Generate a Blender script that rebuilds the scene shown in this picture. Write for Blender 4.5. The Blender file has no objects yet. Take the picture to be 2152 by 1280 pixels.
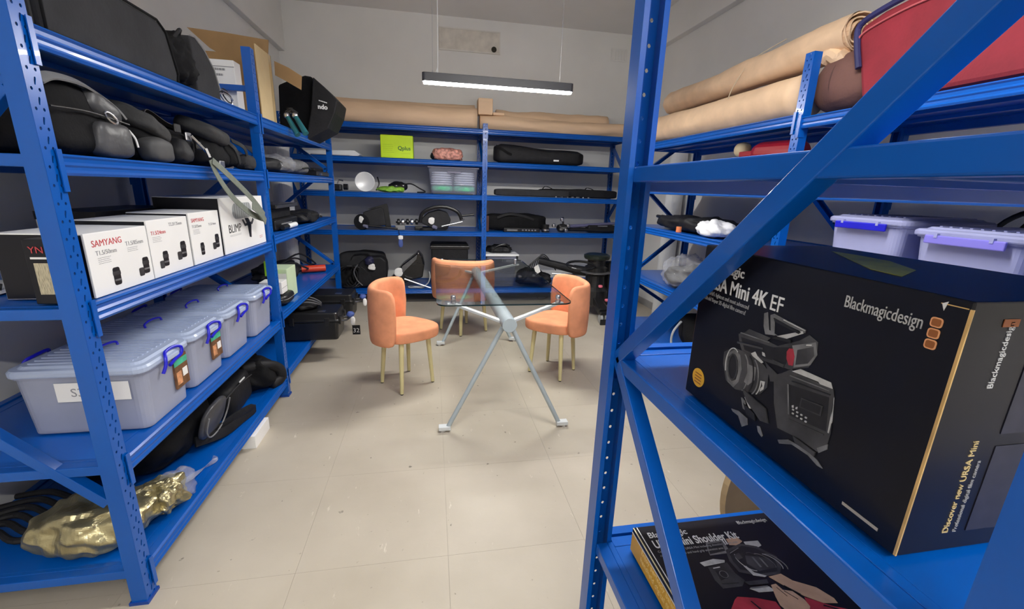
import bpy, bmesh, math, random
from mathutils import Vector, Matrix, noise
S = bpy.context.scene
COL = S.collection
PI = math.pi
# ------------------------------------------------------------------ camera, world, exposure, room lamps
cam_d = bpy.data.cameras.new('camera'); cam = bpy.data.objects.new('camera', cam_d); COL.objects.link(cam)
cam_d.sensor_fit = 'HORIZONTAL'; cam_d.sensor_width = 36.0; cam_d.lens = 36.0*908/2152; cam_d.clip_start = .02
R_ = Vector((0.98379994, -0.17636154, 0.03216024)); D_ = Vector((-0.01509938, -0.26027659, -0.96541603)); F_ = Vector((0.17863282, 0.94929063, -0.25872304))
cam.matrix_world = Matrix(((R_.x, -D_.x, -F_.x, 0), (R_.y, -D_.y, -F_.y, 0), (R_.z, -D_.z, -F_.z, 1.5), (0, 0, 0, 1)))
S.camera = cam
w = bpy.data.worlds.new('world'); S.world = w; w.use_nodes = True
w.node_tree.nodes['Background'].inputs[0].default_value = (.9, .93, 1, 1); w.node_tree.nodes['Background'].inputs[1].default_value = .3
S.view_settings.view_transform = 'Standard'; S.view_settings.look = 'None'; S.view_settings.gamma = 1
S.view_settings.use_curve_mapping = False; S.view_settings.exposure = 0.08
LAMP = 205.0          # emission of the tubes in the ceiling pendants

# ------------------------------------------------------------------ materials
MATS = {}
def mat(name, col, rough=.5, metal=0, spec=.5, var=0, scale=8, bump=0, bscale=40, emis=0, trans=0, alpha=None, coat=0, stretch=None):
    if name in MATS: return MATS[name]
    m = bpy.data.materials.new(name); m.use_nodes = True; nt = m.node_tree; b = nt.nodes['Principled BSDF']
    c = (*col, 1)
    b.inputs['Base Color'].default_value = c; b.inputs['Roughness'].default_value = rough; b.inputs['Metallic'].default_value = metal
    b.inputs['Specular IOR Level'].default_value = spec; b.inputs['Coat Weight'].default_value = coat
    tc = nt.nodes.new('ShaderNodeTexCoord'); mp = nt.nodes.new('ShaderNodeMapping'); nt.links.new(tc.outputs['Object'], mp.inputs[0])
    if stretch: mp.inputs['Scale'].default_value = stretch
    if var:
        n = nt.nodes.new('ShaderNodeTexNoise'); n.inputs['Scale'].default_value = scale; n.inputs['Detail'].default_value = 5
        nt.links.new(mp.outputs[0], n.inputs['Vector'])
        r = nt.nodes.new('ShaderNodeValToRGB'); r.color_ramp.elements[0].position = .3; r.color_ramp.elements[1].position = .7
        r.color_ramp.elements[0].color = (*[x*(1-var) for x in col], 1); r.color_ramp.elements[1].color = (*[min(1, x*(1+var)) for x in col], 1)
        nt.links.new(n.outputs['Fac'], r.inputs[0]); nt.links.new(r.outputs[0], b.inputs['Base Color'])
    if bump:
        n = nt.nodes.new('ShaderNodeTexNoise'); n.inputs['Scale'].default_value = bscale; n.inputs['Detail'].default_value = 4
        nt.links.new(mp.outputs[0], n.inputs['Vector'])
        bp = nt.nodes.new('ShaderNodeBump'); bp.inputs['Strength'].default_value = bump; bp.inputs['Distance'].default_value = .01
        nt.links.new(n.outputs['Fac'], bp.inputs['Height']); nt.links.new(bp.outputs[0], b.inputs['Normal'])
    if emis: b.inputs['Emission Color'].default_value = c; b.inputs['Emission Strength'].default_value = emis
    if trans:   # see-through plastic: part transparent, part the plastic itself
        t = nt.nodes.new('ShaderNodeBsdfTransparent'); t.inputs[0].default_value = (.93, .95, 1, 1)
        mx = nt.nodes.new('ShaderNodeMixShader'); mx.inputs[0].default_value = trans
        nt.links.new(b.outputs[0], mx.inputs[1]); nt.links.new(t.outputs[0], mx.inputs[2])
        nt.links.new(mx.outputs[0], nt.nodes['Material Output'].inputs[0])
    MATS[name] = m
    return m
def glass_mat(name, tint, edge=False):
    m = bpy.data.materials.new(name); m.use_nodes = True; nt = m.node_tree; nt.nodes.remove(nt.nodes['Principled BSDF'])
    t = nt.nodes.new('ShaderNodeBsdfTransparent'); t.inputs[0].default_value = (*tint, 1)
    g = nt.nodes.new('ShaderNodeBsdfGlossy'); g.inputs['Roughness'].default_value = .02
    f = nt.nodes.new('ShaderNodeFresnel'); gm = nt.nodes.new('ShaderNodeNewGeometry'); im = nt.nodes.new('ShaderNodeMix'); im.inputs[2].default_value = 1.65; im.inputs[3].default_value = 1/1.65
    nt.links.new(gm.outputs['Backfacing'], im.inputs[0]); nt.links.new(im.outputs[0], f.inputs[0])   # same index seen from either side of the pane
    n = nt.nodes.new('ShaderNodeTexNoise'); n.inputs['Scale'].default_value = 3
    ad = nt.nodes.new('ShaderNodeMath'); ad.operation = 'MULTIPLY_ADD'; ad.inputs[1].default_value = .01; nt.links.new(n.outputs['Fac'], ad.inputs[0]); nt.links.new(f.outputs[0], ad.inputs[2])
    mx = nt.nodes.new('ShaderNodeMixShader'); nt.links.new(ad.outputs[0], mx.inputs[0]); nt.links.new(t.outputs[0], mx.inputs[1]); nt.links.new(g.outputs[0], mx.inputs[2])
    nt.links.new(mx.outputs[0], nt.nodes['Material Output'].inputs[0]); MATS[name] = m
    return m
BLUE = mat('blue_enamel', (.0, .088, .42), .30, spec=.45, var=.08, scale=3, coat=.08)
WALL = mat('wall_paint', (.79, .775, .74), .85, var=.05, scale=1.2, bump=.08, bscale=14)
CEIL = mat('ceiling_paint', (.80, .785, .76), .9, var=.04, scale=1)
BASE = mat('skirting_paint', (.35, .34, .33), .7, var=.05)
BLACKF = mat('black_fabric', (.006, .006, .007), .8, spec=.2, var=.3, scale=14, bump=.25, bscale=60)
BLACKN = mat('black_nylon', (.012, .012, .014), .6, spec=.3, var=.3, scale=10, bump=.3, bscale=30)
GREYF = mat('charcoal_fabric', (.035, .035, .038), .85, spec=.2, var=.15, scale=12, bump=.2, bscale=90)
GREYL = mat('grey_piping', (.2, .2, .205), .7, var=.1)
BLKP = mat('black_plastic', (.012, .012, .013), .35, var=.2, scale=6)
BLKG = mat('glossy_black_film', (.012, .012, .013), .18, var=.2, bump=.5, bscale=9)
SILV = mat('silver_metal', (.6, .6, .62), .28, metal=1, var=.06)
TUBE = mat('grey_blue_table_paint', (.38, .44, .47), .38, var=.05, coat=.2)
ALU = mat('light_grey_metal_paint', (.66, .69, .70), .35, metal=.1, var=.05)
ORANGE = mat('orange_velvet', (.74, .30, .155), .9, var=.14, scale=9, bump=.15, bscale=30)
LEGW = mat('pale_yellow_wood', (.66, .58, .30), .5, var=.12, scale=6, stretch=(6, 6, .6))
KRAFT = mat('kraft_paper', (.80, .56, .36), .75, var=.08, scale=3, stretch=(.6, 3, 3), bump=.12, bscale=10)
CARD = mat('brown_cardboard', (.40, .245, .11), .8, var=.12, scale=5, bump=.1, bscale=50)
CARDL = mat('pale_cardboard', (.66, .50, .27), .8, var=.08, scale=5)
WHITEB = mat('white_card', (.86, .85, .83), .5, var=.03, scale=4)
WHITE = mat('white_paint', (.85, .86, .86), .45, var=.03)
BINP = mat('milky_plastic', (.52, .55, .68), .25, var=.06, scale=6, trans=.48)
LIDP = mat('milky_lid_plastic', (.50, .58, .76), .22, var=.05, scale=5, trans=.15)
VIOP = mat('violet_plastic', (.46, .48, .76), .3, var=.06, scale=5, trans=.30)
CLEARP = mat('clear_plastic', (.55, .56, .66), .2, var=.05, trans=.84)
CLIP = mat('blue_clip_plastic', (.01, .01, .52), .35, var=.1)
GOLD = mat('gold_foil', (.40, .35, .20), .30, metal=.8, var=.25, scale=9, bump=1, bscale=12)
FILM = mat('clear_wrap', (.7, .7, .72), .10, var=.1, bump=1, bscale=25, trans=.78)
OLIVE = mat('olive_webbing', (.17, .19, .155), .8, var=.1, scale=60)
LIME = mat('lime_card', (.60, .86, .0), .5, var=.04)
REDT = mat('red_fabric', (.24, .016, .028), .8, var=.15, scale=7, bump=.2, bscale=70)
NAVY = mat('navy_piping', (.02, .02, .10), .6, var=.2)
BROWNF = mat('mauve_brown_fabric', (.16, .075, .06), .85, var=.1, scale=10, bump=.2, bscale=80)
REDP = mat('red_plastic', (.28, .01, .02), .3, var=.1, coat=.3)
REDO = mat('orange_red_plastic', (.62, .05, .015), .4, var=.1)
BEIGE = mat('beige_rubber', (.55, .45, .28), .6, var=.1)
PINK = mat('pink_plastic', (.75, .16, .22), .4, var=.1)
PINKP = mat('pink_wrapped_cloth', (.62, .28, .22), .45, var=.5, scale=35, bump=.6, bscale=40)
GREENF = mat('green_cloth', (.16, .55, .33), .8, var=.15, scale=9, bump=.3)
GREENY = mat('lime_green_gel', (.25, .5, .05), .5, var=.4, scale=20)
CLOTHW = mat('white_cloth', (.82, .82, .84), .8, var=.06, bump=.5, bscale=18)
TEALM = mat('teal_metal', (.03, .20, .24), .35, metal=.4, var=.15)
NIGHT = mat('black_glossy_card', (.006, .006, .010), .34, spec=.3, var=.2, scale=5, coat=.05)
AMBER = mat('amber_print', (.78, .42, .03), .45, var=.05)
AMBERL = mat('gold_edge_print', (.72, .46, .17), .4, var=.35, scale=12)
INKW = mat('white_print', (.8, .8, .8), .5, var=.02)
INKG = mat('grey_print', (.30, .30, .31), .5, var=.05)
INKP = mat('dark_lattice_print', (.022, .022, .036), .5, var=.2, scale=50)
INKK = mat('black_print', (.02, .02, .02), .5, var=.05)
INKR = mat('red_print', (.55, .06, .07), .5, var=.05)
PH = {'dark': mat('photo_dark', (.010, .010, .012), .4, var=.3, scale=60), 'grey': mat('photo_grey', (.045, .045, .048), .4, var=.6, scale=22),
      'mid': mat('photo_mid', (.16, .16, .165), .4, var=.4, scale=40), 'light': mat('photo_light', (.5, .5, .5), .4, var=.2, scale=60),
      'white': INKW, 'red': mat('photo_red', (.40, .03, .05), .4, var=.3, scale=25), 'skin': mat('photo_skin', (.55, .36, .25), .5, var=.15, scale=25)}
GLASS = glass_mat('table_glass', (.97, .99, .985))
GEDGE = mat('dark_glass_edge', (.005, .02, .022), .1, var=.1)
TILE = None

# ------------------------------------------------------------------ mesh helpers
def finish(bm, m, mesh_name, smooth=False):
    bmesh.ops.recalc_face_normals(bm, faces=bm.faces)
    me = bpy.data.meshes.new(mesh_name); bm.to_mesh(me); bm.free(); me.materials.append(m)
    if smooth:
        for p in me.polygons: p.use_smooth = True
    return me
def part(name, bm, m, parent=None, local=False, smooth=False, label=None, bevel=0, solid=0, kind=None, world=None):
    """ONE mesh object; its vertices are given in the room's coordinates unless local"""
    if parent is not None and not local: bm.transform(absmat(parent).inverted())
    o = bpy.data.objects.new(name, finish(bm, m, name, smooth)); COL.objects.link(o)
    if parent is not None: o.parent = parent
    if label: o['label'] = label
    if kind: o['kind'] = kind
    if solid: md = o.modifiers.new('solid', 'SOLIDIFY'); md.thickness = solid; md.offset = 0
    if bevel: md = o.modifiers.new('bevel', 'BEVEL'); md.width = bevel; md.segments = 2; md.limit_method = 'ANGLE'; md.angle_limit = .6
    return o
def absmat(o):
    M = o.matrix_basis.copy()
    while o.parent: o = o.parent; M = o.matrix_basis @ M
    return M
def thing(name, label, cat, loc=(0, 0, 0), rz=0, group=None):
    o = bpy.data.objects.new(name, None); COL.objects.link(o); o.empty_display_size = .05
    o.location = loc; o.rotation_euler = (0, 0, rz); o['label'] = label; o['category'] = cat
    if group: o['group'] = group
    return o
def solo(name, label, cat, bm, m, loc, group=None, **k):
    """a thing that is one mesh, its origin at its base"""
    bm.transform(Matrix.Translation(-Vector(loc))); o = part(name, bm, m, **k); o.location = loc
    o['label'] = label; o['category'] = cat
    if group: o['group'] = group
    return o
def struct(name, bm, m, **k):
    o = part(name, bm, m, **k); o['kind'] = 'structure'; return o
def nb(): return bmesh.new()
def bx(bm, x0, x1, y0, y1, z0, z1, M=None):
    vs = [bm.verts.new(Vector((x, y, z)) if M is None else M @ Vector((x, y, z))) for z in (z0, z1) for x, y in ((x0, y0), (x1, y0), (x1, y1), (x0, y1))]
    for f in ((0, 3, 2, 1), (4, 5, 6, 7), (0, 1, 5, 4), (1, 2, 6, 5), (2, 3, 7, 6), (3, 0, 4, 7)): bm.faces.new([vs[i] for i in f])
    return bm
def box(*a, M=None): return bx(nb(), *a, M=M)
def frame_between(a, b, up=Vector((0, 0, 1))):
    z = (Vector(b)-Vector(a)); L = z.length; z.normalize()
    x = up.cross(z)
    if x.length < 1e-4: x = Vector((1, 0, 0)).cross(z)
    x.normalize(); y = z.cross(x)
    M = Matrix((x, y, z)).transposed().to_4x4(); M.translation = Vector(a)
    return M, L
def bar(bm, a, b, wx, wy, up=Vector((0, 0, 1))):
    M, L = frame_between(a, b, up); return bx(bm, -wx/2, wx/2, -wy/2, wy/2, 0, L, M)
def ringloft(bm, rings, cap=True, closed=False):
    V = [[bm.verts.new(p) for p in r] for r in rings]; n = len(V[0])
    for i in range(len(V)-(0 if closed else 1)):
        a, b = V[i], V[(i+1) % len(V)]
        for k in range(n): bm.faces.new((a[k], a[(k+1) % n], b[(k+1) % n], b[k]))
    if cap and not closed: bm.faces.new(V[0][::-1]); bm.faces.new(V[-1])
    return bm
def tube(bm, pts, r, n=8, closed=False):
    pts = [Vector(p) for p in pts]; rs = r if isinstance(r, (list, tuple)) else [r]*len(pts); rings = []; prev = None
    for i, p in enumerate(pts):
        if closed: t = pts[(i+1) % len(pts)]-pts[i-1]
        else: t = pts[min(i+1, len(pts)-1)]-pts[max(i-1, 0)]
        t.normalize()
        if prev is None: x = t.orthogonal().normalized()
        else:
            x = prev-t*prev.dot(t)
            x = x.normalized() if x.length > 1e-5 else t.orthogonal().normalized()
        prev = x; y = t.cross(x)
        rings.append([p+(x*math.cos(2*PI*k/n)+y*math.sin(2*PI*k/n))*rs[i] for k in range(n)])
    return ringloft(bm, rings, True, closed)
def cyl(bm, a, b, r, r2=None, n=16): return tube(bm, [a, b], [r, r if r2 is None else r2], n)
def spline(pts, sub=6):
    P = [Vector(p) for p in pts]; out = []
    for i in range(len(P)-1):
        p0, p1, p2, p3 = P[max(i-1, 0)], P[i], P[i+1], P[min(i+2, len(P)-1)]
        for k in range(sub):
            t = k/sub; out.append(.5*((2*p1)+(p2-p0)*t+(2*p0-5*p1+4*p2-p3)*t*t+(3*p1-p0-3*p2+p3)*t**3))
    out.append(P[-1]); return out
def ribbon(bm, pts, w, side, th=.003):
    """flat webbing along a path; side is the direction of its width"""
    pts = [Vector(p) for p in pts]; rings = []
    for i, p in enumerate(pts):
        t = (pts[min(i+1, len(pts)-1)]-pts[max(i-1, 0)]).normalized(); s = Vector(side[i] if isinstance(side, list) else side)
        s = (s-t*s.dot(t)).normalized(); n = t.cross(s)
        rings.append([p+s*w/2+n*th/2, p-s*w/2+n*th/2, p-s*w/2-n*th/2, p+s*w/2-n*th/2])
    return ringloft(bm, rings)
def lathe(bm, prof, c, axis=Vector((0, 0, 1)), n=24):
    M, _ = frame_between(Vector(c), Vector(c)+axis); rings = []
    for r, h in prof: rings.append([M @ Vector((r*math.cos(2*PI*k/n), r*math.sin(2*PI*k/n), h)) for k in range(n)])
    return ringloft(bm, rings)
def prism(bm, pts, M, h):
    """flat outline in a plane (matrix M: x right, y up, z out) with thickness h"""
    a = [bm.verts.new(M @ Vector((x, y, 0))) for x, y in pts]; b = [bm.verts.new(M @ Vector((x, y, h))) for x, y in pts]; n = len(pts)
    bm.faces.new(a[::-1]); bm.faces.new(b)
    for k in range(n): bm.faces.new((a[k], a[(k+1) % n], b[(k+1) % n], b[k]))
    return bm
def plane_m(o, right, up):
    r = Vector(right).normalized(); u = Vector(up).normalized(); M = Matrix((r, u, r.cross(u))).transposed().to_4x4(); M.translation = Vector(o); return M
def rounded(w, h, r, n=5):
    out = []
    for cx, cy, a0 in ((w/2-r, h/2-r, 0), (-w/2+r, h/2-r, PI/2), (-w/2+r, -h/2+r, PI), (w/2-r, -h/2+r, 1.5*PI)):
        out += [(cx+r*math.cos(a0+k*PI/2/n), cy+r*math.sin(a0+k*PI/2/n)) for k in range(n+1)]
    return out
def soft(c, s, e=4.0, amp=.01, freq=6, seed=0, cuts=14, M=None, flat=True, taper=0, bm=None):
    """a stuffed, creased cloth body: rounded box with folds; c centre, s full sizes"""
    b = nb(); bmesh.ops.create_cube(b, size=2); bmesh.ops.subdivide_edges(b, edges=b.edges[:], cuts=cuts, use_grid_fill=True)
    c = Vector(c); off = Vector((seed*3.1, seed*7.7, seed*1.3))
    for v in b.verts:
        p = v.co; n = (abs(p.x)**e+abs(p.y)**e+abs(p.z)**e)**(1/e); q = p/n
        k = 1-taper*(q.z+1)/2
        q = Vector((q.x*s[0]/2*k, q.y*s[1]/2*k, q.z*s[2]/2)); d = q.normalized() if q.length > 0 else Vector((0, 0, 1))
        f = noise.noise(q*freq+off)+.5*noise.noise(q*freq*2.3+off)+.35*(1-2*abs(noise.noise(q*freq*1.4+off*2)))
        a = amp*(.25 if (flat and p.z < -.98) else 1); q += d*f*a
        if flat and q.z < -s[2]/2: q.z = -s[2]/2
        v.co = c+(q if M is None else M @ q)
    if bm is None: return b
    me = bpy.data.meshes.new('t'); b.to_mesh(me); b.free(); bm.from_mesh(me); bpy.data.meshes.remove(me); return bm
def rot(x=0, y=0, z=0): return Matrix.Rotation(z, 3, 'Z') @ Matrix.Rotation(y, 3, 'Y') @ Matrix.Rotation(x, 3, 'X')
def lettering(body, size, M, m, parent, ext=.0004, align='LEFT', sx=1, bold=0, name='lettering', label=None, space=1):
    c = bpy.data.curves.new('lettering', 'FONT'); c.body = body; c.size = size; c.extrude = ext; c.offset = bold; c.align_x = align; c.resolution_u = 3; c.space_character = space
    t = bpy.data.objects.new('tmp', c); COL.objects.link(t); bpy.context.view_layer.update()
    me = bpy.data.meshes.new_from_object(t.evaluated_get(bpy.context.evaluated_depsgraph_get())); bpy.data.objects.remove(t); bpy.data.curves.remove(c)
    me.materials.clear(); me.materials.append(m)
    me.transform(absmat(parent).inverted() @ M @ Matrix.Diagonal((sx, 1, 1, 1)))
    o = bpy.data.objects.new(name, me); COL.objects.link(o); o.parent = parent
    if label: o['label'] = label
    return o
def copy_tree(o, parent=None):
    c = o.copy(); COL.objects.link(c); c.parent = parent
    for ch in list(o.children): copy_tree(ch, c)
    return c
# ------------------------------------------------------------------ room
X0, X1, Y0, Y1, ZC = -1.84, 2.88, -3.0, 6.42, 3.63
struct('floor', box(X0-.1, X1+.1, Y0-.1, Y1+.1, -.12, -.004), mat('floor_base', (.33, .30, .25), .8, var=.1))
def tile_material():
    m = mat('vinyl_tile', (.50, .445, .36), .46, spec=.35, bump=.05, bscale=30); nt = m.node_tree; b = nt.nodes['Principled BSDF']
    tc = nt.nodes['Texture Coordinate']; g = nt.nodes.new('ShaderNodeNewGeometry')
    n = nt.nodes.new('ShaderNodeTexNoise'); n.inputs['Scale'].default_value = 1.6; n.inputs['Detail'].default_value = 8; nt.links.new(g.outputs['Position'], n.inputs['Vector'])
    r = nt.nodes.new('ShaderNodeValToRGB'); r.color_ramp.elements[0].position = .32; r.color_ramp.elements[1].position = .72
    r.color_ramp.elements[0].color = (.41, .36, .285, 1); r.color_ramp.elements[1].color = (.52, .465, .38, 1); nt.links.new(n.outputs['Fac'], r.inputs[0])
    # scuffs and dark specks
    mp = nt.nodes.new('ShaderNodeMapping'); mp.inputs['Scale'].default_value = (9, 2.4, 1); mp.inputs['Rotation'].default_value = (0, 0, .6); nt.links.new(g.outputs['Position'], mp.inputs[0])
    n2 = nt.nodes.new('ShaderNodeTexNoise'); n2.inputs['Scale'].default_value = 2.2; n2.inputs['Detail'].default_value = 9; n2.inputs['Roughness'].default_value = .7; nt.links.new(mp.outputs[0], n2.inputs['Vector'])
    r2 = nt.nodes.new('ShaderNodeValToRGB'); r2.color_ramp.elements[0].position = .64; r2.color_ramp.elements[1].position = .70; nt.links.new(n2.outputs['Fac'], r2.inputs[0])
    mx = nt.nodes.new('ShaderNodeMix'); mx.data_type = 'RGBA'; mx.inputs[7].default_value = (.62, .57, .48, 1); nt.links.new(r2.outputs[0], mx.inputs[0]); nt.links.new(r.outputs[0], mx.inputs[6])
    v = nt.nodes.new('ShaderNodeTexNoise'); v.inputs['Scale'].default_value = 26; v.inputs['Detail'].default_value = 3; nt.links.new(g.outputs['Position'], v.inputs['Vector'])
    r3 = nt.nodes.new('ShaderNodeValToRGB'); r3.color_ramp.elements[0].position = .24; r3.color_ramp.elements[1].position = .30; r3.color_ramp.elements[0].color = (.35, .35, .35, 1); nt.links.new(v.outputs['Fac'], r3.inputs[0])
    mu = nt.nodes.new('ShaderNodeMix'); mu.data_type = 'RGBA'; mu.blend_type = 'MULTIPLY'; mu.inputs[0].default_value = 1; nt.links.new(mx.outputs[2], mu.inputs[6]); nt.links.new(r3.outputs[0], mu.inputs[7])
    nt.links.new(mu.outputs[2], b.inputs['Base Color'])
    return m
TILE = tile_material()
floor = bpy.data.objects['floor']
ts = .60; tme = None
bm = nb(); bx(bm, 0, ts-.0008, 0, ts-.0008, -.004, 0)
tme = finish(bm, TILE, 'floor_tile')
for i in range(-4, 6):
    for j in range(-5, 10):
        x, y = .045+i*ts, 1.50+j*ts-1.2
        if x > X1 or y > Y1: continue
        o = bpy.data.objects.new('floor_tile', tme); COL.objects.link(o); o.parent = floor; o.location = (x, y, 0)
        dx, dy = min(1, (X1-x)/ts), min(1, (Y1-y)/ts)
        if x < X0: pass
        o.scale = (dx, dy, 1)
struct('wall_back', box(X0-.1, X1+.1, Y1, Y1+.1, -.1, ZC+.1), WALL)
struct('wall_left', box(X0-.1, X0, Y0-.1, Y1, -.1, ZC+.1), WALL)
struct('wall_right', box(X1, X1+.1, Y0-.1, Y1, -.1, ZC+.1), WALL)
struct('wall_front', box(X0-.1, X1+.1, Y0-.1, Y0, -.1, ZC+.1), WALL)
struct('ceiling', box(X0-.1, X1+.1, Y0-.1, Y1+.1, ZC, ZC+.1), CEIL)
struct('trim_1', box(X0, -1.77, Y0, Y1, 3.06, ZC), WALL, bevel=.006)
struct('trim_2', box(2.80, X1, Y0, Y1, 3.25, ZC), WALL, bevel=.006)
struct('baseboard_back', box(X0, X1, Y1-.012, Y1, 0, .09), BASE)
struct('baseboard_left', box(X0, X0+.012, Y0, Y1, 0, .09), BASE)
struct('baseboard_right', box(X1-.012, X1, Y0, Y1, 0, .09), BASE)
# patched wall plate high on the back wall
wp = thing('wall_plate', 'beige painted cover plate with a dark hole, high on the back wall above the lamp', 'wall plate', (.52, Y1, 3.34))
part('plate', box(.12, .93, Y1-.012, Y1, 3.23, 3.50), mat('aged_cream_paint', (.68, .63, .55), .7, var=.12, scale=9), wp, bevel=.003)
part('rim', bx(bx(box(.12, .93, Y1-.02, Y1-.012, 3.23, 3.245), .12, .93, Y1-.02, Y1-.012, 3.485, 3.50), .915, .93, Y1-.02, Y1-.012, 3.245, 3.485), mat('cream_rim', (.72, .69, .63), .7, var=.05), wp)
bm = nb(); lathe(bm, [(.001, 0), (.034, 0), (.036, .006), (.03, .012), (.001, .012)], (.845, Y1-.012, 3.285), Vector((0, -1, 0)), 14); part('hole_cover', bm, mat('dark_brown_hole', (.03, .025, .015), .8), wp)
va = thing('wall_vent', 'small pale louvred vent high at the right end of the back wall', 'vent', (2.62, Y1, 3.36))
part('vent_frame', box(2.50, 2.74, Y1-.01, Y1, 3.28, 3.44), WALL, va, bevel=.003)
for k in range(5): part('slat', box(2.52+k*.045, 2.54+k*.045, Y1-.018, Y1-.01, 3.30, 3.42), WALL, va)

# ------------------------------------------------------------------ pendant lamps
def pendant(x0, x1, y, z, label):
    t = thing('pendant_lamp', label, 'lamp', ((x0+x1)/2, y, z), 0)
    L = x1-x0; cx = (x0+x1)/2; M = Matrix.Translation((cx, y, z))
    b = nb(); prism(b, rounded(L, .075, .022, 5), M, .062); part('housing', b, mat('dark_grey_housing', (.035, .035, .042), .4, var=.05), t, bevel=.003)
    b = nb(); prism(b, rounded(L-.02, .058, .018, 5), Matrix.Translation((cx, y, z-.012)), .013)
    part('diffuser', b, mat('lit_diffuser', (1, .98, .94), .5, emis=LAMP), t)
    for x in (x0+.08, x1-.11):
        b = nb(); tube(b, [(x, y, z+.062), (x, y, z+.16), (x+.002, y, ZC)], .0016, 6); w_ = part('hanging_wire', b, SILV, t)
        b = nb(); cyl(b, (x, y, z+.062), (x, y, z+.082), .006, .004, 8); part('wire_grip', b, SILV, w_)
        b = nb(); cyl(b, (x, y, ZC-.015), (x, y, ZC), .03, n=14); part('ceiling_cap', b, WHITE, w_)
    b = nb(); tube(b, spline([(x0+.10, y, z+.062), (x0+.115, y, z+.10), (x0+.12, y, z+.15), (x0+.12, y, ZC)]), .0028, 6); part('power_cord', b, WHITE, t)
    return t
pendant(-.06, 1.135, 3.70, 2.27, 'dark linear pendant lamp with a lit tube hanging before the back rack')
pendant(.22, 1.415, 1.42, 2.66, 'lit linear pendant lamp hanging above the aisle between the near racks')
pendant(-.06, 1.135, -1.1, 2.55, 'lit linear pendant lamp hanging behind the viewer over the aisle')

for x_, y_, s_ in ((-.9, -1.6, 'left'), (1.5, -1.6, 'right')):  # two unseen fill lights, added to brighten the room from behind the viewer
    t = thing('added_fill_light', 'added fill light on the ceiling behind the viewer, on the %s' % s_, 'lamp', (x_, y_, ZC-.07))
    part('housing', box(x_-.08, x_+.08, y_-.65, y_+.65, ZC-.05, ZC), WHITE, t, bevel=.004)
    part('diffuser', box(x_-.06, x_+.06, y_-.62, y_+.62, ZC-.07, ZC-.05), mat('fill_light_diffuser', (1, .985, .96), .5, emis=LAMP*.20), t)
# ------------------------------------------------------------------ boltless racks
def post_mesh(H):
    W, PITCH, D = .056, .05, .048
    cell = nb(); V = [cell.verts.new((x, 0, z)) for x, z in ((0, 0), (W, 0), (W, PITCH), (0, PITCH))]; E = [cell.edges.new((V[i], V[(i+1) % 4])) for i in range(4)]
    loops = []
    for hx in (.015, .041): loops.append([(hx+.0044*math.cos(k*PI/3), .013+.0052*math.sin(k*PI/3)) for k in range(6)])
    loops.append([(.027, .024), (.031, .0235), (.036, .040), (.0355, .044), (.031, .044), (.028, .034)])
    for lp in loops:
        vs = [cell.verts.new((x, 0, z)) for x, z in lp]; E += [cell.edges.new((vs[i], vs[(i+1) % len(vs)])) for i in range(len(vs))]
    bmesh.ops.triangle_fill(cell, use_beauty=True, use_dissolve=False, edges=E, normal=(0, -1, 0))
    vs = [v.co.copy() for v in cell.verts]; cell.verts.index_update(); fs = [[v.index for v in f.verts] for f in cell.faces]; cell.free()
    n = int(H/PITCH); AV, AF = [], []
    for k in range(n):
        o = len(AV); AV += [v+Vector((0, 0, k*PITCH)) for v in vs]; AF += [[i+o for i in f] for f in fs]
    Z = n*PITCH
    for pts in ([(0, 0), (0, D), (.012, D)], [(W, 0), (W, D), (W-.012, D)]):
        for (a, b), (c, d) in zip(pts, pts[1:]):
            o = len(AV); AV += [Vector((a, b, 0)), Vector((c, d, 0)), Vector((c, d, Z)), Vector((a, b, Z))]; AF.append([o, o+1, o+2, o+3])
    me = bpy.data.meshes.new('post'); me.from_pydata(AV, [], AF); b = nb(); b.from_mesh(me); bmesh.ops.remove_doubles(b, verts=b.verts[:], dist=.0002)
    bmesh.ops.recalc_face_normals(b, faces=b.faces[:]); b.to_mesh(me); b.free(); me.materials.append(BLUE); return me
BEAM_PROF = [(0.002, 0), (0.030, 0), (0.030, -.014), (.046, -.016), (.046, -.020), (.026, -.020), (.022, -.058), (.002, -.060), (-.002, -.052), (.003, -.044), (.003, -.036), (-.002, -.030), (.003, -.022), (.002, -.012), (-.004, -.006)]
beam_cache = {}
def beam_mesh(L, h=.060):
    k = (round(L, 3), h)
    if k not in beam_cache:
        b = nb(); ringloft(b, [[Vector((x, y, z*h/.060)) for y, z in BEAM_PROF] for x in (0, L)]); beam_cache[k] = finish(b, BLUE, 'beam')
    return beam_cache[k]
plate_me = None
def end_plate_mesh():
    global plate_me
    if plate_me is None:
        b = nb(); bx(b, 0, .003, -.004, .03, -.105, .012); bx(b, -.018, 0, -.007, -.004, -.105, .012); plate_me = finish(b, BLUE, 'end_plate')
    return plate_me
def add(name, me, parent, loc=(0, 0, 0), rz=0, sx=1):
    o = bpy.data.objects.new(name, me); COL.objects.link(o); o.parent = parent; o.location = loc; o.rotation_euler = (0, 0, rz); o.scale = (sx, 1, 1); return o
def braceb(p0, p1, x, w=.034, d=.036):
    """channel brace in the end frame between two (y, z) nodes, its open side turned inwards"""
    b = nb(); A = Vector((x, p0[0], p0[1])); B = Vector((x, p1[0], p1[1])); t = (B-A).normalized(); n = t.cross(Vector((1, 0, 0))).normalized(); r = []
    for P in (A, B):
        r.append([P+n*(w/2), P-n*(w/2), P-n*(w/2)+Vector((d, 0, 0)), P-n*(w/2-.004)+Vector((d, 0, 0)), P-n*(w/2-.004)+Vector((.004, 0, 0)), P+n*(w/2-.004)+Vector((.004, 0, 0)), P+n*(w/2-.004)+Vector((d, 0, 0)), P+n*(w/2)+Vector((d, 0, 0))])
    ringloft(b, r); return b
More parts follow.
